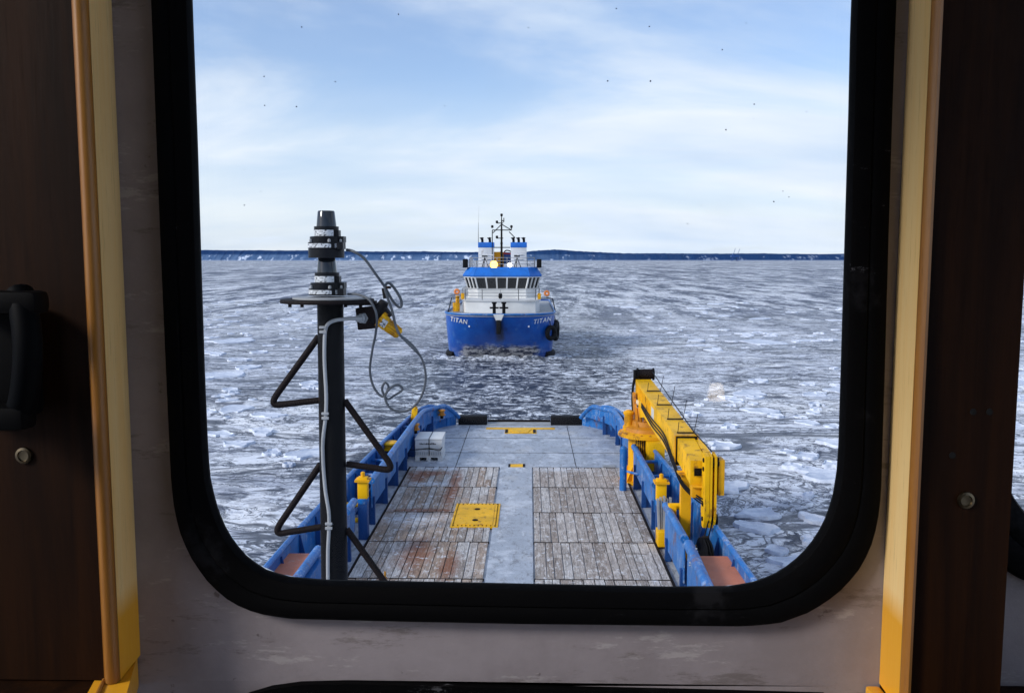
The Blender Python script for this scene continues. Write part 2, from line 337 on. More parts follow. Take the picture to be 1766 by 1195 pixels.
# ------------------------------------------------------------------ the sea, brash ice and the wake
def mk_sea():
    m = M('ice_sea'); co = m.co; X = m.xyz(co)
    ys = X[1]; xs = X[0]
    # own wake: a broken channel between the two vessels, spreading slowly astern
    wob = m.mth('MULTIPLY', m.mth('SUBTRACT', m.noise(0.06, 6, 0.7), 0.5), 16.0)
    ax = m.mth('ABSOLUTE', m.mth('ADD', m.mth('ADD', xs, 1.0), wob))
    half = m.mth('MULTIPLY_ADD', m.mth('SUBTRACT', ys, 34.0), 0.055, 6.0)
    wk = m.rng(m.mth('DIVIDE', ax, half), 1.7, 0.5)
    wk = m.mth('MULTIPLY', wk, m.rng(ys, 600.0, 100.0, 0.15, 1.0))
    warp = m.noise(0.12, 4, 0.6, out=1)
    vw = m.t.nodes.new('ShaderNodeVectorMath'); vw.operation = 'MULTIPLY_ADD'; m.t.links.new(warp, vw.inputs[0]); vw.inputs[1].default_value = (7, 7, 0); m.t.links.new(m.map((0.6, 1, 1)), vw.inputs[2]); vv = vw.outputs[0]
    # smooth refrozen pans where few ridges show
    pan = m.rng(m.noise(0.07, 4, 0.55, v=m.map((0.7, 1, 1), loc=(20, 4, 0))), 0.54, 0.60)
    pan = m.mth('MULTIPLY', pan, m.mth('SUBTRACT', 1.0, wk))
    A = m.noise(0.022, 12, 0.88, v=m.map((0.8, 1, 1)), dist=0.3)
    B = m.noise(0.45, 9, 0.84, v=vv, dist=0.4)
    D = m.noise(0.09, 8, 0.8, v=vv, dist=0.6)
    f = m.mth('ADD', m.mth('ADD', m.mth('MULTIPLY', A, .40), m.mth('MULTIPLY', B, .36)), m.mth('MULTIPLY', D, .24))
    f = m.mth('SUBTRACT', f, m.mth('MULTIPLY', wk, 0.034))
    f = m.mth('ADD', f, m.mth('MULTIPLY', pan, 0.022))
    f = m.mth('ADD', f, m.mth('MULTIPLY', m.mth('SUBTRACT', 1.0, wk), m.rng(ys, 320.0, 60.0, 0.006, 0.021)))
    # thin leads and rafted ridges
    lead = None
    for sc, wd, am in ((0.05, .006, .8), (0.22, .011, .85), (0.8, .018, .8)):
        n = m.noise(sc, 5, 0.7, v=m.map((1, 1, 1), v=vv, loc=(sc*70, 3, 0)), dist=0.7)
        l = m.rng(m.mth('ABSOLUTE', m.mth('SUBTRACT', n, 0.5)), wd, wd*.3, 0, am)
        lead = l if lead is None else m.mth('MAXIMUM', lead, l)
    lead = m.mth('MULTIPLY', lead, m.rng(pan, 0, 1, 1.0, 0.35))
    col = m.ramp(f, (0.446, (0.04, 0.05, 0.08)), (0.458, (0.40, 0.44, 0.53)), (0.474, (0.74, 0.77, 0.85)), (0.507, (0.97, 0.975, 0.99)))
    w2 = m.t.nodes.new('ShaderNodeVectorMath'); w2.operation = 'MULTIPLY_ADD'; m.t.links.new(m.noise(0.5, 6, 0.75, out=1), w2.inputs[0]); w2.inputs[1].default_value = (3.0, 3.0, 0); m.t.links.new(vv, w2.inputs[2])
    far = m.rng(ys, 900.0, 300.0)
    fm = None
    for sc, thr in ((0.03, 0.55), (0.085, 0.5), (0.24, 0.42), (0.62, 0.38)):
        e = m.voro(sc, v=w2.outputs[0]); idc = m.voro(sc, 'F1', v=w2.outputs[0], out=1); sp = m.t.nodes.new('ShaderNodeSeparateColor'); m.t.links.new(idc, sp.inputs[0])
        on = m.mth('MULTIPLY', m.mth('GREATER_THAN', sp.outputs[0], thr), far)
        on = m.mth('MULTIPLY', on, m.mth('GREATER_THAN', m.mth('SUBTRACT', 1.0, m.mth('MULTIPLY', wk, 1.25)), sp.outputs[1]))
        body = m.mth('MULTIPLY', on, m.rng(e, 0.035, 0.05)); rim = m.mth('MULTIPLY', m.mth('MULTIPLY', on, m.rng(e, .04, .055)), m.mth('MULTIPLY', m.rng(e, .13, .06), m.rng(B, 0.47, .53)))
        gap = m.mth('MULTIPLY', on, m.mth('MULTIPLY', m.rng(e, .055, .03), m.rng(e, 0.0, 0.02, .3, 1)))
        tone = m.mix(m.mth('ADD', m.mth('MULTIPLY', sp.outputs[2], .5), m.rng(B, .44, .56, 0, .5)), (0.62, 0.66, 0.76), (0.86, 0.88, 0.93))
        col = m.mix(m.mth('MULTIPLY', body, 0.62), col, tone); col = m.mix(m.mth('MULTIPLY', gap, .85), col, (0.035, 0.05, 0.09)); col = m.mix(m.mth('MULTIPLY', rim, .9), col, (0.93, 0.95, 0.98))
        fm = body if fm is None else m.mth('MAXIMUM', fm, body)
    pan = m.mth('MAXIMUM', pan, fm)
    col = m.mix(m.mth('MULTIPLY', m.mth('SUBTRACT', pan, fm), 1.0, clamp=True), col, m.mix(0.55, col, (0.62, 0.68, 0.80)))
    chop = m.noise(1.3, 8, 0.82, v=m.map((0.9, 1.1, 1), loc=(3, 9, 0)), dist=0.8)
    fl = m.mth('MULTIPLY', m.rng(chop, 0.505, 0.54), m.rng(wk, 0.0, 0.6, 0.25, 0.95))
    col = m.mix(fl, col, (0.80, 0.84, 0.90))
    col = m.mix(m.mth('MULTIPLY', m.rng(chop, 0.49, 0.46), m.rng(wk, 0.0, .6, .3, .8)), col, (0.03, 0.045, 0.08))
    # long thin dark leads that run across the drift, and blue grey bands of thinner ice
    for sc, wd in ((0.012, .0025), (0.035, .005), (0.11, .008)):
        n = m.noise(sc, 6, 0.6, v=m.map((0.22, 1, 1), loc=(sc*900, 1, 0)), dist=0.4)
        lead = m.mth('MAXIMUM', lead, m.rng(m.mth('ABSOLUTE', m.mth('SUBTRACT', n, 0.5)), wd, wd*.3, 0, .85))
    thin = m.mth('MULTIPLY', m.rng(m.noise(0.02, 9, 0.8, v=m.map((0.4, 1, 1), loc=(3, 8, 0))), .49, .56), m.rng(ys, 60, 200, .1, .55))
    col = m.mix(m.mth('MULTIPLY', thin, m.rng(chop, .53, .47)), col, (0.10, 0.13, 0.21))
    col = m.mix(m.mth('MULTIPLY', m.rng(wk, .25, .85, 0, .95), m.rng(chop, .54, .495)), col, (0.025, 0.035, 0.06))
    # coarse texture that still reads at several hundred metres
    fc = m.noise(0.16, 7, 0.82, v=m.map((1, .16, 1), loc=(2, 2, 0))); ff = m.rng(ys, 60.0, 170.0)
    col = m.mix(m.mth('MULTIPLY', ff, m.rng(fc, .495, .455, 0, .85)), col, (0.05, 0.07, 0.12))
    col = m.mix(m.mth('MULTIPLY', ff, m.rng(fc, .51, .54, 0, .9)), col, (0.93, 0.94, 0.97))
    fd = m.noise(0.04, 7, 0.85, v=m.map((1, .10, 1), loc=(7, 2, 0))); fg = m.rng(ys, 150.0, 500.0)
    col = m.mix(m.mth('MULTIPLY', fg, m.rng(fd, .495, .465, 0, .8)), col, (0.05, 0.07, 0.12))
    base = m.mix(lead, col, (0.02, 0.03, 0.055))
    ice = m.mth('MULTIPLY', m.rng(f, .455, .50), m.mth('SUBTRACT', 1.0, lead))
    fin = m.noise(4, 7, 0.75)
    h = m.mth('ADD', m.mth('MULTIPLY', ice, 0.6), m.mth('ADD', m.mth('MULTIPLY', f, 5.0), m.mth('ADD', m.mth('MULTIPLY', fm, .5), m.mth('MULTIPLY', fin, 0.3))))
    m.set(base=base, rough=m.rng(ice, 0, 1, 0.3, 0.65), spec=0.06, normal=m.bump(h, 0.5, 0.12))
    return m.m
SEA = mk_sea()
def sea():
    bm = bmesh.new()
    ys = [-60, -20]+[8+i*0.55 for i in range(150)]; y = ys[-1]
    while y < 14000: y *= 1.04 if y < 1500 else 1.3; ys.append(y)
    N = 90; rows = []
    for y in ys:
        hw = max(140, abs(y)*1.6); r = []
        for k in range(N+1):
            u = (k/N*2-1); x = math.copysign(abs(u)**1.35, u)*hw
            z = 0
            if 5 < y < 400 and abs(x) < 200:
                z = 0.05*(noise.fractal(Vector((x*.11, y*.22, 1)), 1, 2, 4))
                wkf = math.exp(-((x+1)/(7+.06*max(0, y-34)))**2)
                z += wkf*0.11*noise.fractal(Vector((x*.5, y*.8, 4)), 1, 2, 4)
            r.append(bm.verts.new((x, y, z)))
        rows.append(r)
    for A, B in zip(rows, rows[1:]):
        for k in range(N): bm.faces.new((A[k], A[k+1], B[k+1], B[k])).smooth = True
    me = bpy.data.meshes.new('sea'); bm.to_mesh(me); bm.free(); me.materials.append(SEA)
    o = bpy.data.objects.new('sea', me); C.objects.link(o)
    tag(o, 'grey blue sea covered with drifting slush ice and a dark wake', kind='structure')
sea()

# loose floes and brash lying on the water near the ship: countless
def mk_ice():
    m = M('floe_ice'); f = m.noise(2.5, 6, 0.7)
    m.set(base=m.ramp(f, (0.35, (0.48, 0.54, 0.66)), (0.62, (0.74, 0.78, 0.86))), rough=0.6, normal=m.bump(m.noise(9, 6, 0.7), 0.5, 0.05)); return m.m
ICE = mk_ice()
def floes():
    mb = MB(); rnd = random.Random(23); done = []
    tries = 0
    while len(done) < 620 and tries < 20000:
        tries += 1
        y = 13+(rnd.random()**1.35)*150; x = rnd.uniform(-1, 1)*(10+y*0.66)
        cl = noise.noise(Vector((x*.05, y*.05, 3)))
        if cl < rnd.uniform(-.35, .25): continue
        r = min(2.6, rnd.lognormvariate(-.75, .62))
        w_ = 5.4 if y < 36 else 7+.05*y
        if abs(x+(1 if y > 36 else 0))-r*1.3 < w_: continue
        if any((x-p)**2+(y-q)**2 < (1.15*(r+k))**2 for p, q, k in done[-250:]): continue
        done.append((x, y, r)); n = 26; sd_ = rnd.random()*50; st = rnd.uniform(.9, 1.7); rot = rnd.random()*3.14
        hh = rnd.uniform(.045, .085); out_ = []
        for k in range(n):
            an = k*6.2832/n; rr = r*(1+.55*noise.fractal(Vector((math.cos(an)*1.1+sd_, math.sin(an)*1.1, sd_)), 1, 2, 4)); p = Vector((rr*math.cos(an)*st, rr*math.sin(an), 0)); p.rotate(Matrix.Rotation(rot, 3, 'Z')); out_.append(p)
        c = Vector((x, y, 0)); fr = mb.b.faces; V = mb.b.verts.new
        def ringv(kk, z, jit=0): return [V(c+p*kk+Vector((0, 0, z+jit*noise.noise(Vector((p.x*3+sd_, p.y*3, 1)))))) for p in out_]
        r0, r1, r2, r3 = ringv(1, -.2), ringv(.985, hh*.8, .02), ringv(.93, hh*1.5, .05), ringv(.84, hh*.75, .015)
        for A_, B_ in ((r0, r1), (r1, r2), (r2, r3)):
            for k in range(n): fr.new((A_[k], A_[(k+1) % n], B_[(k+1) % n], B_[k]))
        cv = V(c+Vector((0, 0, hh*.75)))
        for k in range(n): fr.new((r3[k], r3[(k+1) % n], cv))
    o = mb.build('ice_floes', ICE, smooth=True, ang=50); tag(o, 'pale flat ice floes with raised rims drifting on both sides', kind='stuff', cat='ice')
floes()

# ------------------------------------------------------------------ far shore
def mk_shore():
    m = M('far_shore_ground'); X = m.xyz(m.map())
    f = m.noise(0.012, 6, 0.7, v=m.map((1, .3, 1.6))); v = m.noise(0.022, 5, 0.7, v=m.map((1, 0.2, 0.9)))
    hazy_wood = (0.012, 0.045, 0.135)  # haze blue put into the colours of woods and bluffs
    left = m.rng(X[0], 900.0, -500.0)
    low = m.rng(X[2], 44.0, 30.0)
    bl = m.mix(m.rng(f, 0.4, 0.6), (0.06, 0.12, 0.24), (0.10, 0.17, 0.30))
    c = m.mix(m.mth('MULTIPLY', m.mth('MULTIPLY', left, low), 1.0), hazy_wood, bl)
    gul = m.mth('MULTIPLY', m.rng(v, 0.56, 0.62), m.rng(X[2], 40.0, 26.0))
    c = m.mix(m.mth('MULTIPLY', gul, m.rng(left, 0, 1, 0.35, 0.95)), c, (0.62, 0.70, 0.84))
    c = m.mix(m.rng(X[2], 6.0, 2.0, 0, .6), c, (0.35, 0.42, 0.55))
    m.set(base=c, rough=0.9, spec=0.1); return m.m
SHORE = mk_shore()
def shore():
    bm = bmesh.new(); xs = [-5200+i*10 for i in range(1041)]; prof = [0, .25, .55, .85, 1.0, 1.0, .9]; dys = [0, 25, 60, 100, 160, 700, 1500]; rows = []
    for x in xs:
        t = (x+5200)/10400
        px = 912+x/5300*1500
        H = np.interp(px, [-400, 340, 600, 800, 905, 960, 1010, 1100, 1300, 1450, 2200], [62, 66, 60, 53, 56, 66, 56, 46, 42, 42, 38])
        H += 2.2*noise.noise(Vector((x*.09, 9, 0)))+5*noise.fractal(Vector((x*.0025, 0, 0)), 1, 2, 3)+1.6*noise.noise(Vector((x*.03, 5, 0)))
        col = []
        for k, (p, d) in enumerate(zip(prof, dys)):
            g = 26*abs(noise.fractal(Vector((x*.011, 3, 0)), 1, 2, 3))*(1 if 0 < k < 4 else .2)
            z = H*p if k else -3
            if 0 < k < 4: z *= 1-.25*abs(noise.noise(Vector((x*.013, k, 0))))
            col.append(bm.verts.new((x, 5250+d+g, z)))
        rows.append(col)
    for A, B in zip(rows, rows[1:]):
        for k in range(len(prof)-1): bm.faces.new((A[k], A[k+1], B[k+1], B[k]))
    bmesh.ops.recalc_face_normals(bm, faces=bm.faces)
    me = bpy.data.meshes.new('hills'); bm.to_mesh(me); bm.free(); me.materials.append(SHORE)
    o = bpy.data.objects.new('hills', me); C.objects.link(o); tag(o, 'long low wooded shore with snowy bluffs on the horizon', kind='structure')
shore()

def platform():
    c = P(1267, 449, y=4700); c.z = 0
    t = thing('offshore_platform', c, 'tiny dark offshore platform with two crane jibs on the right horizon', 'platform')
    for sx in (-14, 14):
        for sy in (-14, 14): MB().tube([c+Vector((sx, sy, -2)), c+Vector((sx, sy, 20))], 2.2, 8).build('leg', DBLUE, t)
    MB().bb(c+Vector((-20, -20, 20)), c+Vector((20, 20, 30))).bb(c+Vector((-12, -14, 30)), c+Vector((6, 10, 38))).build('deck_module', DBLUE, t)
    MB().beam(c+Vector((-12, -18, 34)), c+Vector((-2, -18, 66)), 1.6, 1.6).build('crane_jib', DBLUE, t)
    MB().beam(c+Vector((10, -18, 34)), c+Vector((22, -18, 64)), 1.6, 1.6).build('crane_jib', DBLUE, t)
platform()

# ------------------------------------------------------------------ own vessel: after deck seen from the wheelhouse
DZ = 1.5
ship = thing('work_vessel', (0, 20, 0), 'own work vessel with boarded after deck, blue bulwarks and open stern, seen from its wheelhouse', 'ship')
half = [(-4, 4.2), (14, 4.2), (18.5, 4.16), (21, 4.08), (24, 3.98), (27.7, 3.84), (30.5, 3.76), (32, 3.68), (32.8, 3.35), (33.4, 2.95), (33.9, 2.5), (34.2, 2.1)]
topz = [2.65, 2.65, 2.65, 2.65, 2.63, 2.58, 2.5, 2.45, 2.43, 2.2, 1.9, 1.85]
inner = [(16.2, 3.44), (20.7, 3.44), (24.7, 3.42), (28, 3.42), (30.2, 3.42), (31.4, 3.36), (32.2, 3.12), (32.9, 2.75), (33.5, 2.35)]
mb = MB()
ol = [(-x+.02, y, DZ) for y, x in half]+[(x-.02, y, DZ) for y, x in half[::-1]]
mb.prism(ol, (0, 0, -.25)); mb.build('deck_plate', DECK, ship)
mb = MB()
lo = [(-x, y, -.6) for y, x in half]+[(x, y, -.6) for y, x in half[::-1]]; hi = [(-x, y, DZ-.02) for y, x in half]+[(x, y, DZ-.02) for y, x in half[::-1]]
mb.loft([lo, hi]); mb.build('hull', BLUE, ship)
for sgn in (-1, 1):
    mb = MB()
    o_ = [(sgn*x, y) for y, x in half[:-1]]
    n_ = len(o_); ring = []
    for i, (x, y) in enumerate(o_):
        z = topz[i]; ix = x-sgn*.03
        ring.append([(x, y, DZ-.3), (x, y, z), (ix, y, z), (ix, y, DZ-.3)])
    mb.loft(ring, True, True); mb.build('bulwark', BLUE, ship)
    MB().tube(arc3([(x-sgn*.015, y, topz[i]) for i, (x, y) in enumerate(o_)], 4), .055, 8).build('cap_rail', BLUE, ship)
    # ribs and the dark stringer inside the bulwark
    y = 14.2
    while y < 32:
        hx = np.interp(y, [a for a, b in half], [b for a, b in half]); hz_ = np.interp(y, [a for a, b in half], topz)
        MB().prism([(sgn*(hx-.035), y-.012, DZ), (sgn*(hx-.30), y-.012, DZ), (sgn*(hx-.06), y-.012, hz_-.08), (sgn*(hx-.035), y-.012, hz_-.08)], (0, .024, 0)).build('bulwark_rib', DBLUE, ship)
        y += 1.25
# stern fender blocks, stern step
for x0, x1 in ((-2.38, -1.25), (1.28, 2.5)):
    MB().box(((x0+x1)/2, 34.05, 1.66), (x1-x0, .45, .36), bev=.04).build('stern_fender', RUB, ship)
MB().bb((-1.24, 33.75, 1.5), (1.27, 34.35, 1.535)).build('stern_step', GAL, ship)
MB().bb((-1.24, 34.36, 1.3), (1.27, 34.5, 1.60)).build('stern_sill', RBR, ship)
# steel strip
MB().bb((-.47, 12, DZ+.0), (.50, 26.64, DZ+.052)).build('centre_strip', DECK, ship)
# boards
def boards(x0, x1, y0, y1, seed, tone):
    rnd = random.Random(seed); b = bmesh.new(); cl = b.loops.layers.float_color.new('col')
    n = 13; ws = [rnd.uniform(.17, .33) for _ in range(n)]; k = (x1-x0)/sum(ws); x = x0
    for w_ in ws:
        w_ *= k; segs = [y0, y1] if rnd.random() < .7 else [y0, y0+(y1-y0)*rnd.uniform(.3, .7), y1]
        for a, c in zip(segs, segs[1:]):
            t = rnd.random(); base = Vector((.64, .585, .54))*(1-t)+Vector((.36, .30, .255))*t
            if tone and rnd.random() < .5: base = base*.5+Vector((.44, .27, .15))*.5
            if rnd.random() < .14: base = Vector((.64, .61, .58))
            zt = DZ+.045+rnd.uniform(-.006, .008)
            m_ = Matrix.Translation(((x+w_/2), (a+c)/2, (DZ+zt)/2+.002)) @ Matrix.Rotation(rnd.uniform(-.003, .003), 4, 'Z') @ Matrix.Diagonal((w_-.020, c-a-.016, zt-DZ, 1))
            r = bmesh.ops.create_cube(b, size=1, matrix=m_)
            fs = {f for v in r['verts'] for f in v.link_faces}
            for f in fs:
                for l in f.loops: l[cl] = (*base, 1)
        x += w_
    for v in b.verts: v.co -= Vector(ship['_w'])
    me = bpy.data.meshes.new('timber_boards'); b.to_mesh(me); b.free(); me.materials.append(TIMBER)
    o = bpy.data.objects.new('timber_boards', me); C.objects.link(o); o.parent = ship
rowsY = [12.3, 14.7, 17.1, 19.42, 21.78, 24.26, 26.64]
for i, (a, b_) in enumerate(zip(rowsY, rowsY[1:])):
    boards(-3.28, -.52, a+.012, b_-.012, 20+i, True); boards(.53, 3.28, a+.012, b_-.012, 40+i, False)
for i, y in enumerate(rowsY):   # flat bars framing the boards
    for a, c in ((-3.3, -.5), (.52, 3.3)): MB().bb((a, y-.010, DZ+.002), (c, y+.010, DZ+.054)).build('steel_frame_bar', RBR, ship)
for x in (-3.31, 3.31): MB().bb((x-.02, 12, DZ+.002), (x+.02, 26.64, DZ+.056)).build('steel_frame_bar', RBR, ship)
# yellow hatch set in the boards
h = MB().bb((-1.50, 20.50, DZ+.01), (-.34, 22.52, DZ+.068)).build('deck_hatch', YELC, ship)
mb = MB()
for i in range(20):
    for x in (-1.44, -.40): mb.lathe((x, 20.56+i*.1, DZ+.068), [(.016, 0), (.014, .014)], 8)
for i in range(11):
    for y in (20.57, 22.45): mb.lathe((-1.42+i*.1, y, DZ+.068), [(.016, 0), (.014, .014)], 8)
mb.build('bolt', BLK, h)['kind'] = 'stuff'
MB().bb((-1.36, 20.64, DZ+.069), (-.48, 22.38, DZ+.078)).build('hatch_lid', YELC, h)
for y in (21.0, 21.95): MB().lathe((-.92, y, DZ+.078), [(.075, 0), (.07, .012), (.03, .014)], 14).build('lift_ring', RBR, h)
# yellow towing-pin plates
MB().bb((-1.2, 33.0, DZ+.003), (1.37, 33.28, DZ+.012)).bb((-1.24, 32.96, DZ+.002), (1.41, 33.32, DZ+.006)).build('towing_pin_plate', YELC, ship)
MB().prism([(-.32, 32.95, DZ+.016), (.52, 32.95, DZ+.016), (.36, 32.2, DZ+.016), (-.18, 32.2, DZ+.016)], (0, 0, .012)).bb((-.5, 32.15, DZ+.003), (.7, 32.9, DZ+.014)).build('towing_pin_cover', YELC, ship)
for x in (-.44, .62): MB().bb((x-.05, 32.2, DZ+.002), (x+.05, 32.85, DZ+.03)).build('cover_hinge', RBR, ship)
MB().bb((-.17, 26.75, DZ+.003), (.22, 27.2, DZ+.025)).build('deck_plate_yellow', YELC, ship)
MB().bb((-.24, 26.69, DZ+.002), (.29, 27.26, DZ+.012)).build('plate_surround', RBR, ship)
MB().bb((2.75, 26.9, DZ+.003), (3.15, 27.15, DZ+.02)).build('deck_socket', GAL, ship)
# weld seams on the steel deck
mb = MB()
for y in (28.9, 31.3): mb.bb((-3.6, y-.012, DZ+.001), (3.6, y+.012, DZ+.006))
for x in (-1.9, 1.9): mb.bb((x-.01, 26.7, DZ+.001), (x+.01, 33.7, DZ+.005))
mb.build('weld_seam', RBR, ship)

# inner crash rails ----------------------------------------------------
def crash(sgn, pts, zt=2.62, zb=1.95, r=.085, name='crash_rail', rib=1.15):
    p3 = [(sgn*x, y, z) for y, x, z in pts]
    root = MB().tube(arc3(p3, 4), r, 12).build(name, BLUE, ship)
    ring = []
    for x, y, z in p3:
        ring.append([(x-.012, y, zb), (x-.012, y, z-.03), (x+.012, y, z-.03), (x+.012, y, zb)])
    MB().loft(ring, True, True).build('rail_plate', BLUE, root)
    y = pts[0][0]+.12
    while y < pts[-1][0]:
        x = np.interp(y, [a[0] for a in pts], [a[1] for a in pts])
        MB().bb((sgn*x-.06, y-.05, DZ), (sgn*x+.06, y+.05, zb+.25)).prism([(sgn*(x+.02), y-.01, DZ), (sgn*(x+.30), y-.01, DZ), (sgn*(x+.02), y-.01, 2.3)], (0, .02, 0)).build('rail_leg', DBLUE, root)
        y += rib*1.6
    return root
crash(-1, [(20.75, 3.44, 2.62), (22.5, 3.43, 2.62), (25, 3.42, 2.62), (28, 3.42, 2.6), (30.2, 3.42, 2.56), (31.4, 3.38, 2.5), (32.1, 3.14, 2.45), (32.8, 2.8, 2.42), (33.3, 2.5, 2.1), (33.6, 2.35, 1.85)])
crash(-1, [(18.1, 3.5, 2.62), (18.95, 3.5, 2.62)], rib=3)
crash(-1, [(12.5, 3.52, 2.62), (15.7, 3.52, 2.62)])
crash(1, [(20.5, 3.44, 2.62), (22.5, 3.44, 2.62), (24.8, 3.45, 2.62)])
crash(1, [(26.4, 3.47, 2.62), (28.5, 3.5, 2.6), (30.2, 3.52, 2.56), (31.4, 3.46, 2.5), (32.1, 3.2, 2.45), (32.8, 2.86, 2.42), (33.3, 2.6, 2.1), (33.6, 2.45, 1.85)])
crash(1, [(16.4, 3.42, 2.62), (18.75, 3.42, 2.62)], zb=1.75)
crash(1, [(12.2, 3.3, 2.62), (16.0, 3.42, 2.66)], zb=1.6, r=.1)
# lower pipe and dark tank behind the inner rail, both sides
for sgn in (-1, 1):
    MB().tube([(sgn*3.78, 15.8, 2.02), (sgn*3.74, 24, 2.0), (sgn*3.6, 31, 2.0)], .05, 8).build('service_pipe', DBLUE, ship)
    MB().bb((sgn*3.52, 11, 2.38), (sgn*4.16, 16.0, 2.44)).build('raised_deck', REDOX, ship)
    MB().bb((sgn*3.52, 11, 1.5), (sgn*4.16, 15.98, 2.377)).build('raised_deck_box', BLUE, ship)
    MB().bb((sgn*3.50, 11, 1.5), (sgn*3.40, 15.99, 2.50)).build('deck_coaming', BLUE, ship)
    for y in (21.8, 23.4, 25.6, 28.2, 30.0):
        hx = float(np.interp(y, [a for a, b in half], [b for a, b in half]))
        if sgn > 0 and 24 < y < 27: continue
        MB().tube([(sgn*3.44, y, 2.5), (sgn*(hx-.03), y+.25, 2.45)], .045, 8).build('cross_pipe', BLUE, ship)

# round stanchion, port/starboard gate posts
def post(x, y, z0, z1, r, mat, cap=None, lean=0, name='gate_post'):
    o = MB().tube([(x, y, z0), (x+lean, y, z1)], r, 14).ball((x+lean, y, z1), r*1.0).build(name, mat, ship)
    return o
post(3.06, 24.0, 1.5, 2.72, .10, BLUE); MB().tube([(3.1, 24.0, 2.1), (3.44, 23.6, 2.1)], .035, 8).build('brace_pipe', BLUE, ship)
# blue/yellow locking posts of the cargo rail gates
def lockpost(sgn, y, x):
    r = thing('locking_post', (sgn*x, y, DZ), ('yellow capped blue locking post in the gap of the left deck rail' if sgn < 0 else 'yellow capped blue locking post beside the standing planks at the right deck rail'), 'rail post')
    MB().bb((sgn*x-.11, y-.11, 1.5), (sgn*x+.11, y+.11, 2.38), bev=.015).build('blue_post', DBLUE, r)
    MB().lathe((sgn*x, y, 2.36), [(.13, 0), (.14, .05), (.13, .12)], 16).build('collar', BLUE, r)
    MB().bb((sgn*x-.115, y-.10, 2.47), (sgn*x+.115, y+.10, 2.98), bev=.02).build('yellow_head', YELC, r)
    MB().bb((sgn*x-.17, y-.15, 2.88), (sgn*x+.17, y+.15, 2.93)).lathe((sgn*x, y, 2.98), [(.05, 0), (.05, .1), (.02, .12)], 12).build('top_flange', YEL, r)
    for z, l_ in ((2.32, .95), (1.95, .8)):
        MB().tube([(sgn*(x-.02), y, z), (sgn*(x+l_*.85), y-.55*0, z-.02)], .06, 10).build('locking_bar', YELC, r)
lockpost(-1, 19.75, 3.45); lockpost(1, 19.7, 3.46)
MB().bb((3.32, 19.1, 1.56), (3.6, 19.5, 1.9), bev=.01).build('yellow_chock', YELC, ship)
t = thing('plank_bundle', (3.45, 19.5, 1.5), 'grey weathered planks standing on end beside the right locking post', 'planks')
for i in range(5):
    MB().box((3.36+i*.06, 19.36+.03*(i % 2), 2.12+.03*(i % 3)), (.045, .11, .95), Matrix.Rotation(R(-3+i*1.4), 3, 'Y')).build('plank', TIMBER if 0 else GAL, t)

# yellow posts and rollers on the left
def roller(x, y, z, label, mat=YELC, r=.16):
    t = thing('mooring_roller', (x, y, z), label, 'roller', 'yellow mooring rollers and bollards on the rails')
    MB().lathe((x, y, z), [(r*1.1, 0), (r*1.1, .03), (r*.75, .05), (r*.7, .14), (r*1.05, .17), (r*1.0, .21), (r*.3, .23)], 18).build('drum', mat, t)
    MB().lathe((x, y, z-.12), [(r*.5, 0), (r*.5, .12)], 12).build('spindle', RBR, t)
roller(*P(716, 741, y=28.6), 'small orange roller on the left rail just above the white crate', ORG, .15)
roller(*P(762, 716, y=32.3), 'small orange roller inside the left stern corner', ORG, .13)
roller(*P(1044, 718, y=32.3), 'small orange roller inside the right stern corner', ORG, .13)
roller(3.78, 17.0, 2.05, 'yellow double roller behind the blue tube at the right rail', YELC, .17)
roller(*P(672, 774, y=25.6), 'round yellow bollard head between the left rail and outer bulwark', YELC, .28)
t = thing('yellow_lever_post', P(714, 734, y=29.8), 'leaning yellow post on the far left rail near the stern', 'post')
a, b_ = P(712, 733, y=29.8), P(716, 704, y=29.8)
MB().beam(a, b_, .2, .12, up=(0, 1, 0), bev=.02).build('shaft', YELC, t); MB().ball(b_, .09, (1, .7, 1)).build('head', YELC, t)
t = thing('red_lifebuoy_light', P(703, 736, y=30), 'small red round item hung by the leaning yellow post', 'marker')
c_ = P(703, 731, y=30); MB().ball(c_, .11, (1, 1, 1.3)).build('float', RED, t); MB().tube([c_, c_+Vector((0, 0, .2))], .02, 6).build('stem', BLK, t)
post(*P(1023, 718, y=33.6)[:2], 1.85, 2.25, .07, BLUE, name='stern_pin')
post(*P(772, 722, y=33.2)[:2], 1.6, 2.15, .07, BLUE, name='stern_pin')

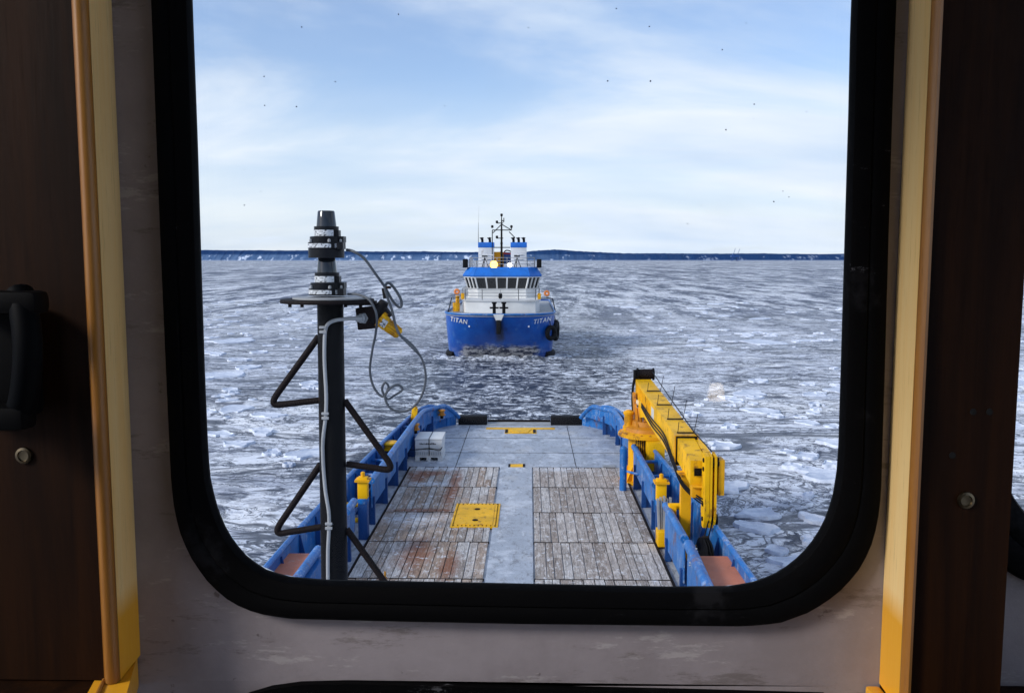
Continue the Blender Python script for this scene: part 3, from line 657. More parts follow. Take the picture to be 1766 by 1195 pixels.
# white crate on pallet
def crate():
    x0, x1, y0 = -3.27, -2.40, 27.62; y1 = y0+1.15
    t = thing('pallet_box', ((x0+x1)/2, (y0+y1)/2, 1.5), 'white strapped plastic box on a pallet beside the left deck rail', 'crate')
    mb = MB()
    for x in (x0+.07, (x0+x1)/2, x1-.07): mb.bb((x-.07, y0, 1.502), (x+.07, y1, 1.62))
    mb.bb((x0, y0, 1.62), (x1, y1, 1.67)); mb.build('pallet', WHI, t)
    MB().bb((x0+.02, y0+.02, 1.672), (x1-.02, y1-.02, 1.88), bev=.015).build('lower_box', WHI, t)
    mb = MB()
    for i in range(14):
        mb.bb((x0+.05+i*.058, y0+.008, 1.70), (x0+.075+i*.058, y0+.02, 1.80))
    mb.build('vent_slot', GAL, t)
    u = MB().bb((x0, y0-.005, 1.90), (x1, y1, 2.19), bev=.02).build('upper_box', WHI, t)
    lid = MB().bb((x0-.01, y0-.015, 2.192), (x1+.01, y1+.01, 2.24), bev=.012).build('lid', WHI, t)
    mb = MB(); xm = (x0+x1)/2+.02
    mb.bb((xm-.012, y0-.022, 1.7), (xm+.012, y0-.017, 2.246)).bb((xm-.012, y0-.02, 2.243), (xm+.012, y1+.02, 2.248)); mb.build('strap', BLK, t)
    mb = MB(); mb.tube(arc3([(x0-.3, y0+.1, 1.86), (x0, y0-.03, 1.88), (xm, y0-.03, 1.93), (x1-.1, y0-.03, 1.86), (x1+.015, y0-.02, 1.97)], 5), .012, 6); mb.build('rope', BLK, t)
    mb = MB(); rnd = random.Random(3)
    x = x0+.15
    while x < x1-.2:
        w_ = rnd.uniform(.015, .05); mb.bb((x, y0-.0105, 2.05), (x+w_, y0-.006, 2.05+rnd.uniform(.03, .06))); x += w_+.015
    mb.build('print_marks', BLK, u)
crate()

# ------------------------------------------------------------------ knuckle boom crane
def crane():
    cx, cy = 3.86, 25.3
    t = thing('deck_crane', (cx, cy, 1.5), 'yellow knuckle boom crane stowed along the right side of the deck', 'crane')
    p = MB().lathe((cx, cy, 1.5), [(.78, 0), (.78, .06), (.55, .07), (.52, .3), (.52, 1.25), (.6, 1.32), (.82, 1.36), (.82, 1.44), (.7, 1.5)], 32).build('pedestal', YEL, t)
    mb = MB()
    for k in range(20): a = k*math.pi/10; MB().lathe((cx+.75*math.cos(a), cy+.75*math.sin(a), 2.94), [(.03, 0), (.03, .05)], 6).build('flange_bolt', ORG, p)
    mb.b.free()
    mb = MB()
    for k in range(10): a = k*math.pi/5; MB().prism([(cx+.5*math.cos(a), cy+.5*math.sin(a), 1.57), (cx+.74*math.cos(a), cy+.74*math.sin(a), 1.57), (cx+.5*math.cos(a), cy+.5*math.sin(a), 2.0)], (.02*math.sin(a), -.02*math.cos(a), 0)).build('gusset', YEL, p)
    mb.b.free()
    # slewing housing
    mb = MB(); mb.lathe((cx, cy, 3.0), [(.6, 0), (.58, .1), (.42, .16), (.4, .3)], 26)
    for s_ in (-.3, .3): mb.prism([(cx+s_-.03, cy-.45, 3.05), (cx+s_-.03, cy+.75, 3.05), (cx+s_-.03, cy+.95, 3.95), (cx+s_-.03, cy+.55, 4.05), (cx+s_-.03, cy-.2, 3.4)], (.06, 0, 0))
    mb.build('slewing_housing', ORG, t)
    MB().lathe((cx-.5, cy+.15, 3.0), [(.17, 0), (.17, .1), (.13, .14), (.13, .42), (.16, .46), (.16, .52), (.07, .58)], 18).build('slew_motor', YEL, t)
    MB().bb((cx-.1, cy-1.15, 2.05), (cx+.38, cy-.62, 2.85), bev=.02).build('valve_cabinet', YELC, t)
    mb = MB()
    for i in range(7): mb.tube(arc3([(cx-.35+i*.06, cy-.55, 2.9), (cx-.38+i*.06, cy-.72, 2.6+.04*(i % 3)), (cx-.3+i*.055, cy-.6, 2.2), (cx-.32+i*.05, cy-.55, 1.75)], 5), .018, 6)
    mb.build('hydraulic_hoses', RBR, t)
    # boom
    bx0, bx1 = 3.65, 4.11
    def sect(y, zt, h, a=bx0, b=bx1): return [(a, y, zt-h), (a, y, zt), (b, y, zt), (b, y, zt-h)]
    yA, yB = 26.25, 18.95
    zt = lambda y: 4.12+(y-18.9)*(.26/7.3)
    mb = MB(); mb.loft([sect(26.3, zt(26.3), .55), sect(25.2, zt(25.2), .95), sect(24.3, zt(24.3), .74), sect(yB, zt(yB), .62)], True, True)
    boom = mb.build('main_boom', YELC, t, ang=20)
    MB().bb((bx0-.03, yB-.03, zt(yB)-.65), (bx1+.03, yB+.12, zt(yB)+.03)).build('boom_collar', YEL, boom)
    MB().bb((bx0-.005, yB-.034, zt(yB)-.63), (bx1+.005, yB-.031, zt(yB)+.01)).build('wear_gap', BLK, boom)
    mb = MB()
    for i in range(11): y = 25.9-i*.28; MB().bb((bx0-.02, y-.012, zt(y)-.42), (bx0+.001, y+.012, zt(y)-.08)).build('side_stiffener', YEL, boom)
    mb.b.free()
    y = 22.6; MB().bb((bx0-.006, 22.35, zt(y)-.42), (bx0-.001, 22.8, zt(y)-.12)).build('rating_plate', WHI, boom)
    e = MB().loft([sect(yB-.04, zt(18.9)-.03, .50, bx0+.03, bx1-.06), sect(17.45, 3.93, .50, bx0+.05, bx1-.08)], True, True).build('boom_extension', YELC, t, ang=20)
    MB().prism([(bx1-.05, yB-.04, zt(18.9)-.06), (bx1-.05, 17.3, 3.95), (bx1-.05, 17.3, 3.35), (bx1-.05, yB-.04, 3.5)], (.14, 0, 0)).build('extension_cylinder_box', YELC, t)
    MB().bb((bx0+.08, 17.42, 3.16), (bx1-.12, 17.7, 3.44), bev=.02).tube([(bx0+.1, 17.4, 3.4), (bx0+.3, 17.36, 3.4)], .03, 8).build('end_bracket', YEL, t)
    # folded jib head: two cheek plates and sheaves
    X = P(1227, 790, y=17.2).x
    for k, xx in enumerate((-.13, -.03, .06)):
        MB().prism([(X+xx-.018, 17.06, 4.1), (X+xx-.018, 17.36, 4.14), (X+xx-.018, 17.42, 2.9), (X+xx-.018, 17.3, 2.62), (X+xx-.018, 17.15, 2.62), (X+xx-.018, 17.02, 2.9)], (.045 if k else .09, 0, 0)).build('jib_cheek_plate', YELC, t)
    for z in (3.95, 2.78): MB().tube([(X-.10, 17.2, z), (X+.14, 17.2, z)], .11, 16).build('sheave', BLK, t)
    mb = MB()
    for z in (3.7, 3.35, 3.0): mb.tube([(X-.15, 17.2, z), (X+.12, 17.2, z)], .025, 8)
    mb.build('cross_pin', YEL, t)
    MB().bb((X+.13, 17.1, 3.3), (X+.25, 17.45, 4.02), bev=.01).build('jib_side_box', YEL, t)
    # winch at the high end and wire
    W = P(1112, 645, y=26.35)
    wch = MB().tube([W+Vector((-.2, 0, 0)), W+Vector((.24, 0, 0))], .15, 18).build('winch', RBR, t)
    for xx in (-.22, .26): MB().tube([W+Vector((xx-.02, 0, 0)), W+Vector((xx+.02, 0, 0))], .19, 18).build('winch_flange', BLK, wch)
    MB().box(W+Vector((-.29, 0, -.02)), (.1, .22, .3), bev=.02).build('winch_motor', BLK, wch)
    MB().bb(W+Vector((-.15, -.12, -.3)), W+Vector((.18, .12, -.12))).build('winch_foot', RBR, wch)
    zW = zt(19)+.26
    MB().tube([W+Vector((.2, -.1, .1)), (bx1-.03, 22.5, zt(22.5)+.17), (bx1-.02, 19.0, zt(19)+.04), (X+.06, 17.25, 4.12)], .013, 6).build('winch_wire', BLK, t)
    mb = MB()
    for y, hh in ((24.2, .45), (22.3, .5), (20.6, .48), (19.2, .45)):
        mb.tube([(bx0+.08, y, zt(y)+.01), (bx0+.12, y+.1, zt(y)+hh*.55)], .008, 5).tube([(bx1-.02, y, zt(y)+.01), (bx1+.06, y, zt(y)+hh)], .008, 5)
        mb.tube([(bx0+.06, y, zt(y)+.025), (bx1-.02, y, zt(y)+.025)], .016, 6)
    mb.build('wire_guides', RBR, boom)
    mb = MB()
    for i, dx_ in enumerate((0, .05, .1)):
        mb.tube(arc3([W+Vector((-.3+dx_, -.05, .02)), (bx0-.10+dx_*.3, 26.2, 4.15), (bx0-.14+dx_*.5, 25.9, 3.6), (bx0-.05, 25.6, 3.15)], 5), .02, 6)
    mb.build('hose_run', BLK, t)
    for i in range(3):
        hz2 = .18+i*.09
        MB().tube(arc3([(bx0-.035, 24.6, zt(24.6)-.3-hz2*.6), (bx0-.04, 22.5, zt(22.5)-.2-hz2), (bx0-.04, 20.4, zt(20.4)-.12-hz2), (bx0-.06, 18.9, zt(18.9)-.34-hz2*.8), (bx0-.02, 17.9, 3.45-hz2*.5), (X-.15, 17.25, 3.3-hz2*.6), (X-.1, 17.1, 3.6-hz2)], 6), .016, 6).build('boom_hose', BLK, t)
    for z in (4.0, 3.82, 3.1, 2.8): MB().lathe((X-.15, 17.2, z), [(.045, 0), (.045, -.02), (.02, -.025)], 10, axis=(1, 0, 0)).build('pin_head', RBR, t)
    MB().bb((bx0+.12, 17.415, 3.62), (bx0+.3, 17.42, 3.78)).build('warning_label', BLK, t)
    # luffing cylinders
    for s_ in (-.18, .02, .2):
        MB().tube([(cx+s_-.05, cy-.25, 3.15), (cx+s_, cy+.15, 3.62)], .085, 14).build('luffing_cylinder', ORG, t)
    MB().tube([(cx-.28, cy+.3, 3.78), (cx-.12, cy+.3, 3.72)], .09, 12).build('white_filter', WHI, t)
    # crutch the boom rests on
    k = thing('boom_crutch', (3.73, 18.1, 1.5), 'tall yellow crutch post holding the crane boom over the right rail', 'post')
    MB().bb((3.62, 18.0, 1.5), (3.83, 18.2, 3.5)).build('upright', YEL, k)
    MB().bb((3.56, 17.95, 3.5), (4.05, 18.25, 3.53)).build('saddle', YEL, k)
    MB().bb((3.42, 18.3, 2.2), (3.58, 18.5, 2.75), bev=.01).tube([(3.44, 18.35, 2.74), (3.8, 18.35, 2.74)], .05, 8).build('side_bracket', YELC, k)
    # hook block
    H = P(1216, 950, y=16.5)
    hk = thing('hook_block', H-Vector((0, 0, .5)), 'black hook block hanging from the crane head above the right rail', 'hook')
    for xx in (-.07, -.02, .03): MB().lathe(H+Vector((xx, 0, 0)), [(.25, 0), (.27, .012), (.25, .035)], 22, axis=(1, .25, 0)).build('sheave_plate', BLK, hk)
    MB().box(H+Vector((0, 0, -.12)), (.12, .1, .32), bev=.02).build('cheek', RUB, hk)
    MB().box(H+Vector((0, 0, .22)), (.14, .12, .14), bev=.02).build('yoke', BLK, hk)
    mb = MB()
    for xx in (-.04, .04): mb.tube([H+Vector((xx, 0, .2)), (X+xx, 17.12, 2.8)], .014, 6)
    mb.build('wire_fall', BLK, hk)
    MB().tube(arc3([H+Vector((0, 0, -.28)), H+Vector((.01, 0, -.4)), H+Vector((.05, 0, -.46)), H+Vector((.06, 0, -.55)), H+Vector((0, 0, -.6)), H+Vector((-.07, 0, -.54))], 5), .028, 10).build('hook', RED, hk)
    st = thing('red_sling', H+Vector((0, 0, -1.1)), 'red strap hanging below the crane hook', 'sling')
    MB().beam(H+Vector((.01, 0, -.56)), H+Vector((.03, -.05, -1.1)), .09, .02, up=(0, 1, 0)).build('webbing', RED, st)
    MB().lathe(H+Vector((.03, -.05, -1.16)), [(.03, 0), (.035, .04), (.02, .08)], 10).build('ferrule', GAL, st)
crane()
# chain and shackles on the tube end at right
mb = MB()
q = P(1196, 945, z=2.72)
for i in range(9): mb.tube([q+Vector((math.cos(a)*.045+.02*math.sin(i*2), math.sin(a)*.03+.02*i-.08, -.045*i+.02*math.cos(a*1+i))) for a in [k*math.pi/4 for k in range(8)]], .013, 6, closed=True)
o = mb.build('chain', GAL); tag(o, 'short galvanised chain looped over the blue tube at the right rail', 'chain')

# faint letter chalked on the right bulwark
def text_mesh(s, size, xf, mat, name, parent, ext=0.0, shear=0):
    cu = bpy.data.curves.new('t', 'FONT'); cu.body = s; cu.size = size; cu.align_x = 'CENTER'; cu.shear = shear; cu.extrude = ext; cu.offset = size*.010; cu.space_character = 1.12
    ob = bpy.data.objects.new('t', cu); C.objects.link(ob); dg = bpy.context.evaluated_depsgraph_get(); dg.update()
    me = bpy.data.meshes.new_from_object(ob.evaluated_get(dg)); bpy.data.objects.remove(ob); bpy.data.curves.remove(cu)
    base = Vector(parent.get('_w', (0, 0, 0)))
    for v in me.vertices: v.co = Vector(xf(v.co))-base
    me.materials.clear(); me.materials.append(mat); me.name = name
    o = bpy.data.objects.new(name, me); C.objects.link(o); o.parent = parent; return o
cp_ = P(1243, 937, y=16.9)
text_mesh('C', .26, lambda v: (4.135, 16.2+v.x*1.1, 2.12+v.y), GAL, 'chalk_letter', ship)

# ------------------------------------------------------------------ signal mast in front of the window
def mast():
    Y = 6.7; g = lambda px, py, dy=0: P(px, py, y=Y+dy)
    base = g(576, 1000); base.z = 1.5
    t = thing('lantern_mast', base, 'black pole mast carrying two stacked navigation lanterns in front of the window', 'mast')
    top = g(569.5, 519); bot = g(577, 1000); d = (bot-top)/(top.z-bot.z); low = top+d*(top.z-1.5)
    r = .1
    pole = MB().tube([low, bot, top], [.105, .105, .1], 28).build('pole', BLK, t)
    # flange plates
    c = g(567, 516)
    MB().lathe(g(565, 522)-Vector((0, 0, 0)), [(.0, 0), (.355, 0), (.36, .012), (.355, .028), (0, .028)], 40).build('top_plate', RBR, t)
    MB().lathe(g(573, 515), [(.0, 0), (.30, 0), (.3, .012), (0, .014)], 36).build('mounting_ring', GAL, t)
    MB().bb(g(600, 526)+Vector((0, -.06, 0)), g(648, 519)+Vector((0, .06, 0))).build('bracket_arm', RBR, t)
    mb = MB()
    for px in (521, 596, 500, 622): mb.lathe(g(px, 530), [(.014, 0), (.014, .05)], 8)
    mb.build('plate_bolt', RBR, t)
    S_ = Y*1.0/F*1.0
    def lantern(yb, name, lab, cx=564):
        # yb: pixel row of the base; everything measured upward from there
        k = Y/F
        def z(py): return g(cx, py).z
        c = g(cx, yb); n = MB()
        o = thing(name, c, lab, 'navigation light', 'stacked navigation lanterns on the mast')
        yb0 = yb
        L_ = lambda r0, p0, r1, p1, bev=.006: [(r0*k, 0), (r0*k, z(p1)-z(p0))]
        MB().lathe(g(cx, yb), [(30*k, 0), (31*k, .003), (31*k, z(yb-11)-z(yb)), (30*k, z(yb-12)-z(yb))], 36).bb(g(cx+24, yb)+Vector((0, -.12, 0)), g(cx+34, yb-12)+Vector((0, -.02, 0))).build('base_housing', PLA, o)
        MB().lathe(g(cx-1, yb-12), [(27*k, 0), (27*k, z(yb-21)-z(yb-12)), (25*k, z(yb-22)-z(yb-12))], 36).box(g(cx+25, yb-17), (.06, .1, .045)).build('clamp_ring', PLA, o)
        MB().lathe(g(cx-1, yb-22), [(20*k, 0), (20*k, z(yb-34)-z(yb-22))], 36).box(g(cx+19, yb-27), (.035, .08, .05)).build('lamp_body', PLA, o)
        MB().lathe(g(cx, yb-33), [(21*k, 0), (21*k, z(yb-39)-z(yb-33))], 36).build('lens_ring', PLA, o)
        MB().lathe(g(cx, yb-39), [(17*k, 0), (14.5*k, z(yb-64)-z(yb-39)), (13.5*k, z(yb-66)-z(yb-39)), (.001, z(yb-66)-z(yb-39))], 36).build('lens', DGLASS, o)
        # wrapped label stickers on the camera side
        def sticker(p0, p1, rad, a0, a1, nm='label_sticker'):
            c0, c1 = g(cx-.5, p0), g(cx-.5, p1); ring = []
            for zc in (c0.z, c1.z): ring.append([(c0.x+rad*k*math.sin(R(a)), c0.y-rad*k*math.cos(R(a)), zc) for a in np.linspace(a0, a1, 16)])
            ring2 = [[(c0.x+(rad*k+.002)*math.sin(R(a)), c0.y-(rad*k+.002)*math.cos(R(a)), zc) for a in np.linspace(a0, a1, 16)] for zc in (c1.z, c0.z)]
            return MB().loft([ring[0], ring2[1], ring2[0], ring[1]], False).build(nm, STICK, o)
        sticker(yb-2.5, yb-9.5, 31.2, -62, 28); sticker(yb-2.5, yb-9.5, 31.2, 40, 62)
        sticker(yb-22.5, yb-33, 20.2, -70, 50)
        mb = MB()
        for a in (-52, 22, 70, 110, -100):
            b = g(cx, yb-12)+Vector((29*k*math.sin(R(a)), -29*k*math.cos(R(a)), 0)); mb.lathe(b, [(.012, 0), (.012, .018), (.004, .024)], 8)
        mb.build('bolt', GAL, o)
        return o
    lantern(509, 'navigation_lantern', 'lower black navigation lantern sitting on the mast plate')
    # spacer between the two: upper one sits on the lens top plate of the lower
    lantern(430, 'navigation_lantern', 'upper black navigation lantern, topmost of the stack on the mast', 563)
    MB().lathe(g(563, 445), [(30.5*Y/F, 0), (30.5*Y/F, g(563, 430).z-g(563, 445).z)], 36).build('carrier_ring', PLA, t)
    # step rungs
    def rung(pts, rr=.026, name='step_rung'):
        p = [g(*q) for q in pts]; MB().tube(p, rr, 12).build(name, RBR, t)
    def bent(a, c, b, side):   # attach a (upper), corner c, attach b (lower)
        A, Cc, B = map(Vector, (a, c, b)); q = []
        for k in range(9):
            s_ = k/8; q.append(tuple(((Cc+(A-Cc)*.18)*(1-s_)**2+Cc*2*s_*(1-s_)+(Cc+(B-Cc)*.22)*s_**2)))
        rung([a]+q+[b])
    bent((550, 580), (463, 700), (552, 690), -1); bent((553, 800), (470, 922), (556, 908), -1)
    bent((594, 690), (682, 812), (598, 800), 1); bent((598, 912), (690, 1040), (602, 1030), 1)
    # junction box and plug
    jb = MB().box(g(634, 548, .02), (.15, .14, .17), Matrix.Rotation(R(-6), 3, 'Y'), bev=.012).build('junction_box', RBR, t)
    MB().lathe(g(625, 549, -.06), [(.036, 0), (.036, -.02), (.028, -.022), (.026, -.05), (.014, -.052)], 18, axis=(1, 1, 0)).build('cable_gland', GAL, jb)
    MB().lathe(g(625, 549, -.05), [(.045, 0), (.045, .012)], 6, axis=(.35, 1, 0)).build('gland_nut', GAL, jb)
    MB().tube([g(644, 553, .02), g(663, 520, .0)], [.075, .035], 14).box(g(659, 540, .02), (.11, .1, .12), Matrix.Rotation(R(-35), 3, 'Y'), bev=.01).tube([g(664, 515), g(661, 497)], .014, 8).build('rubber_socket', RUB, jb)
    pl = thing('yellow_plug', g(672, 565), 'yellow industrial plug in the junction box on the mast', 'plug')
    a, b = g(655, 550, -.03), g(690, 577, -.03); ax = (b-a)
    ln = ax.length
    MB().lathe(a, [(.062, 0), (.062, .025), (.055, .03), (.055, ln*.35), (.05, ln*.4)], 20, axis=ax).build('collar', YELC, pl)
    MB().lathe(a, [(.045, ln*.4), (.047, ln*.42), (.04, ln*.95), (.03, ln)], 12, axis=ax).build('grip', YELC, pl)
    mb = MB(); u = ax.normalized(); s0 = u.cross(Vector((0, 1, 0))).normalized(); v0 = u.cross(s0)
    for k in range(12):
        an = k*math.pi/6; o_ = s0*math.cos(an)+v0*math.sin(an)
        mb.tube([a+u*ln*.42+o_*.047, a+u*ln*.93+o_*.04], .006, 5)
        mb.tube([a+u*.0+o_*.062, a+u*.03+o_*.062], .006, 5)
    mb.build('grip_rib', YEL, pl)
    MB().box(a+ax*.24+Vector((0, -.056, 0)), (.05, .004, .06), Matrix.Rotation(R(35), 3, 'Y')).build('label_sticker', STICK, pl)
    # conduit down the pole
    r_ = .108
    def gp(px, py): # on the camera side of the pole
        c = top+d*(top.z-g(px, py).z); x = g(px, py, -.1).x; return Vector((x, c.y-r_, g(px, py, -.1).z))
    pts = [g(625, 549, -.10), g(600, 550, -.11), gp(580, 552), gp(566, 559), gp(561, 575), gp(560, 620), gp(563, 680), gp(562, 718), gp(557, 770), gp(561, 840), gp(568, 890), gp(566, 950), gp(566, 1000)]
    lowp = pts[-1].copy(); lowp.z = 1.6; lowp.x += .05
    cdt = MB().tube(arc3(pts, 5)+[lowp], .0145, 10).build('conduit', GAL, t)
    for px, py in ((558, 572), (562, 720), (568, 909)):
        q = gp(px, py); MB().box(q+Vector((0, -.012, 0)), (.055, .02, .022), bev=.004).box(q+Vector((0, -.012, .035)), (.055, .02, .02), bev=.004).build('pipe_clamp', GAL, cdt)
    # cables
    def cab(pts, lab, rr=.011):
        mb = MB().tube(arc3([g(*p) for p in pts], 7), rr, 8); o = mb.build('power_cable', CABLE); tag(o, lab, 'cable', 'loose grey cables of the mast lanterns')
    cab([(598, 431, -.05), (610, 434, -.1), (628, 446, -.1), (648, 473, -.1), (663, 494, -.06), (678, 520, 0), (690, 530, .02), (692, 518, .02), (680, 497, .0), (670, 488, -.04), (664, 495, -.06), (668, 512, -.06), (676, 535, -.05), (682, 560, -.08), (688, 575, -.1), (700, 588, -.08), (718, 606, -.08), (724, 612, 0)], 'upper grey cable arching from the top lantern to the plug')
    cab([(600, 507, -.06), (617, 508, -.1), (634, 515, -.14), (645, 530, -.16), (650, 548, -.16), (648, 575, -.12), (642, 605, -.08), (638, 640, 0), (645, 668, .02), (660, 684, .02), (670, 668, 0), (664, 660, -.02), (659, 672, 0), (668, 688, .02), (680, 682, .03), (694, 672, .03), (687, 664, .02), (675, 668, 0), (665, 680, 0), (666, 693, 0), (675, 705, 0), (692, 710, 0), (708, 705, 0), (723, 690, 0), (732, 668, 0), (734, 645, 0), (728, 620, 0), (712, 596, -.02), (690, 578, -.03)], 'lower grey cable looping from the bottom lantern down in a wide hanging coil', .0095)
    MB().lathe(g(670, 498, -.06), [(.02, 0), (.02, .02)], 10).build('cable_tie', BLK, t)
STICK = None
def mk_stick():
    m = M('worn_label'); n = m.noise(55, 5, 0.7, v=m.map((1, 1, 1.6)))
    m.set(base=m.mix(m.rng(n, 0.52, 0.56), (0.62, 0.64, 0.66), (0.04, 0.045, 0.05)), rough=0.5); return m.m
STICK = mk_stick()
mast()
o = MB().tube([P(664, 1000, y=9.3), P(664, 985, y=9.3)], .012, 6).tube([P(664, 1012, y=9.3), P(664, 995, y=9.3)], .022, 8).build('aerial_stub', YEL)
tag(o, 'short yellow rod sticking up just past the lower window edge beside the lowest rung', 'rod')

# ------------------------------------------------------------------ following tug
def titan():
    X0, Y0 = -1.95, 67.6; ZT = 3.72
    t = thing('following_workboat', (X0, Y0+12, 0), 'blue hulled workboat with white wheelhouse following astern, TITAN on its bow', 'boat')
    HULL = mk_hull()
    a_, b0, n_ = 4.5, 4.4, 2.7
    def hp(s, z):
        th = s*math.pi/2; tt = max(0, (ZT-z)/ZT); a = a_-.22*tt
        sx = math.copysign(abs(math.sin(th))**(2/n_), s); yd = b0*(1-abs(math.cos(th))**(2/n_))
        rake = 3.0*tt**1.25*(1-.72*abs(sx)**2.2)
        return Vector((X0+a*sx, Y0+yd+rake, z))
    def on_hull(x, z):
        tt = max(0, (ZT-z)/ZT); a = a_-.22*tt; u = min(abs((x-X0)/a), .999)
        return Y0+b0*(1-(1-u**n_)**(1/n_))+3.0*tt**1.25*(1-.72*u**2.2)
    zs = [-.8, -.2, .2, .6, 1.0, 1.5, 2.0, 2.5, 3.0, 3.4, ZT]
    rings = []
    for z in zs:
        r = [hp(s, z) for s in np.linspace(-1, 1, 61)]; e0, e1 = r[0], r[-1]
        r = [Vector((e0.x, Y0+26, z)), Vector((e0.x, Y0+14, z))]+r+[Vector((e1.x, Y0+14, z)), Vector((e1.x, Y0+26, z))]; rings.append(r)
    hull = MB().loft(rings, True).build('hull', HULL, t, ang=60)
    d = [p.copy() for p in rings[-1]]; 
    for p in d: p.z -= .12
    MB().prism(d, (0, 0, -.05)).build('deck', GAL, t)
    cap = [hp(s, ZT) for s in np.linspace(-1, 1, 41)]
    MB().tube([Vector((cap[0].x, Y0+25, ZT))]+cap+[Vector((cap[-1].x, Y0+25, ZT))], .08, 8).build('gunwale', BLUE, t)
    # belting line and lower fender
    for lo_, hi_ in ((-.99, -.62), (.62, .99)):
        MB().tube([hp(s, .28)+Vector((0, -.05, 0)) for s in np.linspace(lo_, hi_, 12)], .28, 10).build('corner_fender', RUB, hull)
    # name on both bows
    for sg in (-1, 1):
        xc = X0+(3.42 if sg > 0 else -3.22)
        def xf(v, xc=xc, sg=sg):
            x = xc+v.x; z = 3.02+v.y*1.15+(.14*v.x*sg); return (x, on_hull(x, z)-.03, z)
        text_mesh('TITAN', .46, xf, WHI, 'ship_name', hull, shear=.25*(-1 if sg < 0 else 1)*0+.18)
        x = X0+sg*2.35; MB().lathe((x, on_hull(x, 2.75)-.02, 2.75), [(.07, 0), (.07, .03)], 12, axis=(0, -1, 0)).build('draught_mark', WHI, hull)
    # bow roller / fairlead with soot below
    y = on_hull(X0, 3.5)
    MB().prism([(X0-.42, y-.25, 3.75), (X0+.42, y-.25, 3.75), (X0+.2, y-.18, 3.25), (X0-.2, y-.18, 3.25)], (0, .3, 0)).build('bow_fairlead', WHI, hull)
    MB().bb((X0-.17, y-.3, 2.2), (X0+.17, y+.6, 3.3), bev=.05).build('stem_fender', RUB, hull)
    for sx in (-.38, .38): MB().lathe((X0+sx, Y0+1.0, 3.6), [(.2, 0), (.2, .1), (.13, .15), (.13, .9), (.2, .95), (.2, 1.05)], 14).tube([(X0+sx-.35, Y0+1.0, 4.2), (X0+sx+.35, Y0+1.0, 4.2)], .07, 8).build('towing_bitt', BLK, t)
    # tyres on the port bow (right in view)
    for dx_, dyy, dz, r in ((4.0, 1.5, 2.15, .62), (4.42, 3.2, 2.1, .75), (4.5, 4.6, 2.3, .7)):
        x = X0+dx_; c = Vector((x+.12, Y0+dyy+.35, dz)); ax = Vector((.75, -.66, 0)) if dx_ < 4.2 else Vector((1, -.25, 0)); ax.normalize(); sv = ax.cross(Vector((0, 0, 1)))
        f = thing('tyre_fender', c-Vector((0, 0, r)), {4.0: 'front black tyre fender on the right bow of the following boat', 4.42: 'middle black tyre fender at the right side of the following boat', 4.5: 'rear black tyre fender at the right side of the following boat'}[dx_], 'tyre', 'tyre fenders on the following boat')
        MB().tube([c+(sv*math.cos(k*math.pi/12)+Vector((0, 0, 1))*math.sin(k*math.pi/12))*r*.72 for k in range(24)], r*.3, 10, closed=True).build('tyre', RUB, f)
        MB().tube([c+Vector((0, 0, r*.7)), Vector((x-.1, c.y+.2, ZT))], .03, 6).build('chain', BLK, f)
    # white breakwater / deckhouse front
    y1 = Y0+4.3
    pl = [(X0-3.25, y1+1.6), (X0-2.9, y1+.25), (X0-1.5, y1-.1), (X0+1.5, y1-.1), (X0+2.9, y1+.25), (X0+3.25, y1+1.6), (X0+3.3, y1+12), (X0-3.3, y1+12)]
    MB().prism([(x, y, 3.6) for x, y in pl], (0, 0, .98)).build('deckhouse', TWHI, t)
    MB().prism([(X0+(x-X0)*1.03, y-.12, 4.584) for x, y in pl], (0, 0, .07)).build('bridge_deck', TWHI, t)
    # rails on bridge deck
    def rail(pts, zb, hts, name='railing', rr=.028, step=1.35, par=t):
        mb = MB()
        for h_ in hts: mb.tube([(x, y, zb+h_) for x, y in pts], rr, 6)
        for (xa, ya), (xb, yb) in zip(pts, pts[1:]):
            n = max(1, round(math.hypot(xb-xa, yb-ya)/step))
            for k in range(n+1): u = k/n; mb.tube([(xa+(xb-xa)*u, ya+(yb-ya)*u, zb), (xa+(xb-xa)*u, ya+(yb-ya)*u, zb+hts[-1])], rr, 6)
        return mb.build(name, GAL, par)
    rail([(x*1.0, y-.05) for x, y in [pl[7]]+pl[:7]], 4.65, (.35, .62, .92))
    # wheelhouse: faceted, windows raked
    y2 = Y0+8.2
    def oct_(hw, fr, cut, z, back=5.5): return [(X0-hw, y2+back, z), (X0-hw, y2+fr+cut*1.5, z), (X0-hw+cut, y2+fr, z), (X0+hw-cut, y2+fr, z), (X0+hw, y2+fr+cut*1.5, z), (X0+hw, y2+back, z)]
    MB().loft([oct_(3.05, .2, .95, 4.6), oct_(3.05, .2, .95, 5.42)], True, True).build('wheelhouse_base', TWHI, t, ang=20)
    A, B = oct_(3.05, .2, .95, 5.42), oct_(3.35, -.25, 1.02, 6.48)
    ins = lambda r, k: [(X0+(x-X0)*k, y+.08, z) for x, y, z in r]
    MB().loft([ins(A, .985), ins(B, .985)], True, True).build('window_band', DGLASS, t, ang=20)
    # white mullions
    def facet(i, n, nm='window_frame'):
        a0, a1, b0_, b1 = Vector(A[i]), Vector(A[i+1]), Vector(B[i]), Vector(B[i+1])
        mb = MB(); nrm = (a1-a0).cross(b0_-a0).normalized()
        for k in range(n+1):
            u = k/n; mb.beam(a0.lerp(a1, u), b0_.lerp(b1, u), .13, .09, up=nrm)
        mb.beam(a0, a1, .10, .12).beam(b0_, b1, .10, .12); mb.build(nm, TWHI, t)
    facet(2, 5); facet(1, 3); facet(3, 3); facet(0, 4); facet(4, 4)
    rr = [oct_(3.45, -.35, 1.05, 6.5), oct_(3.5, -.4, 1.05, 6.62), oct_(3.05, .15, .8, 7.3)]
    MB().loft(rr, True, True).build('roof', TBLUE, t, ang=20)
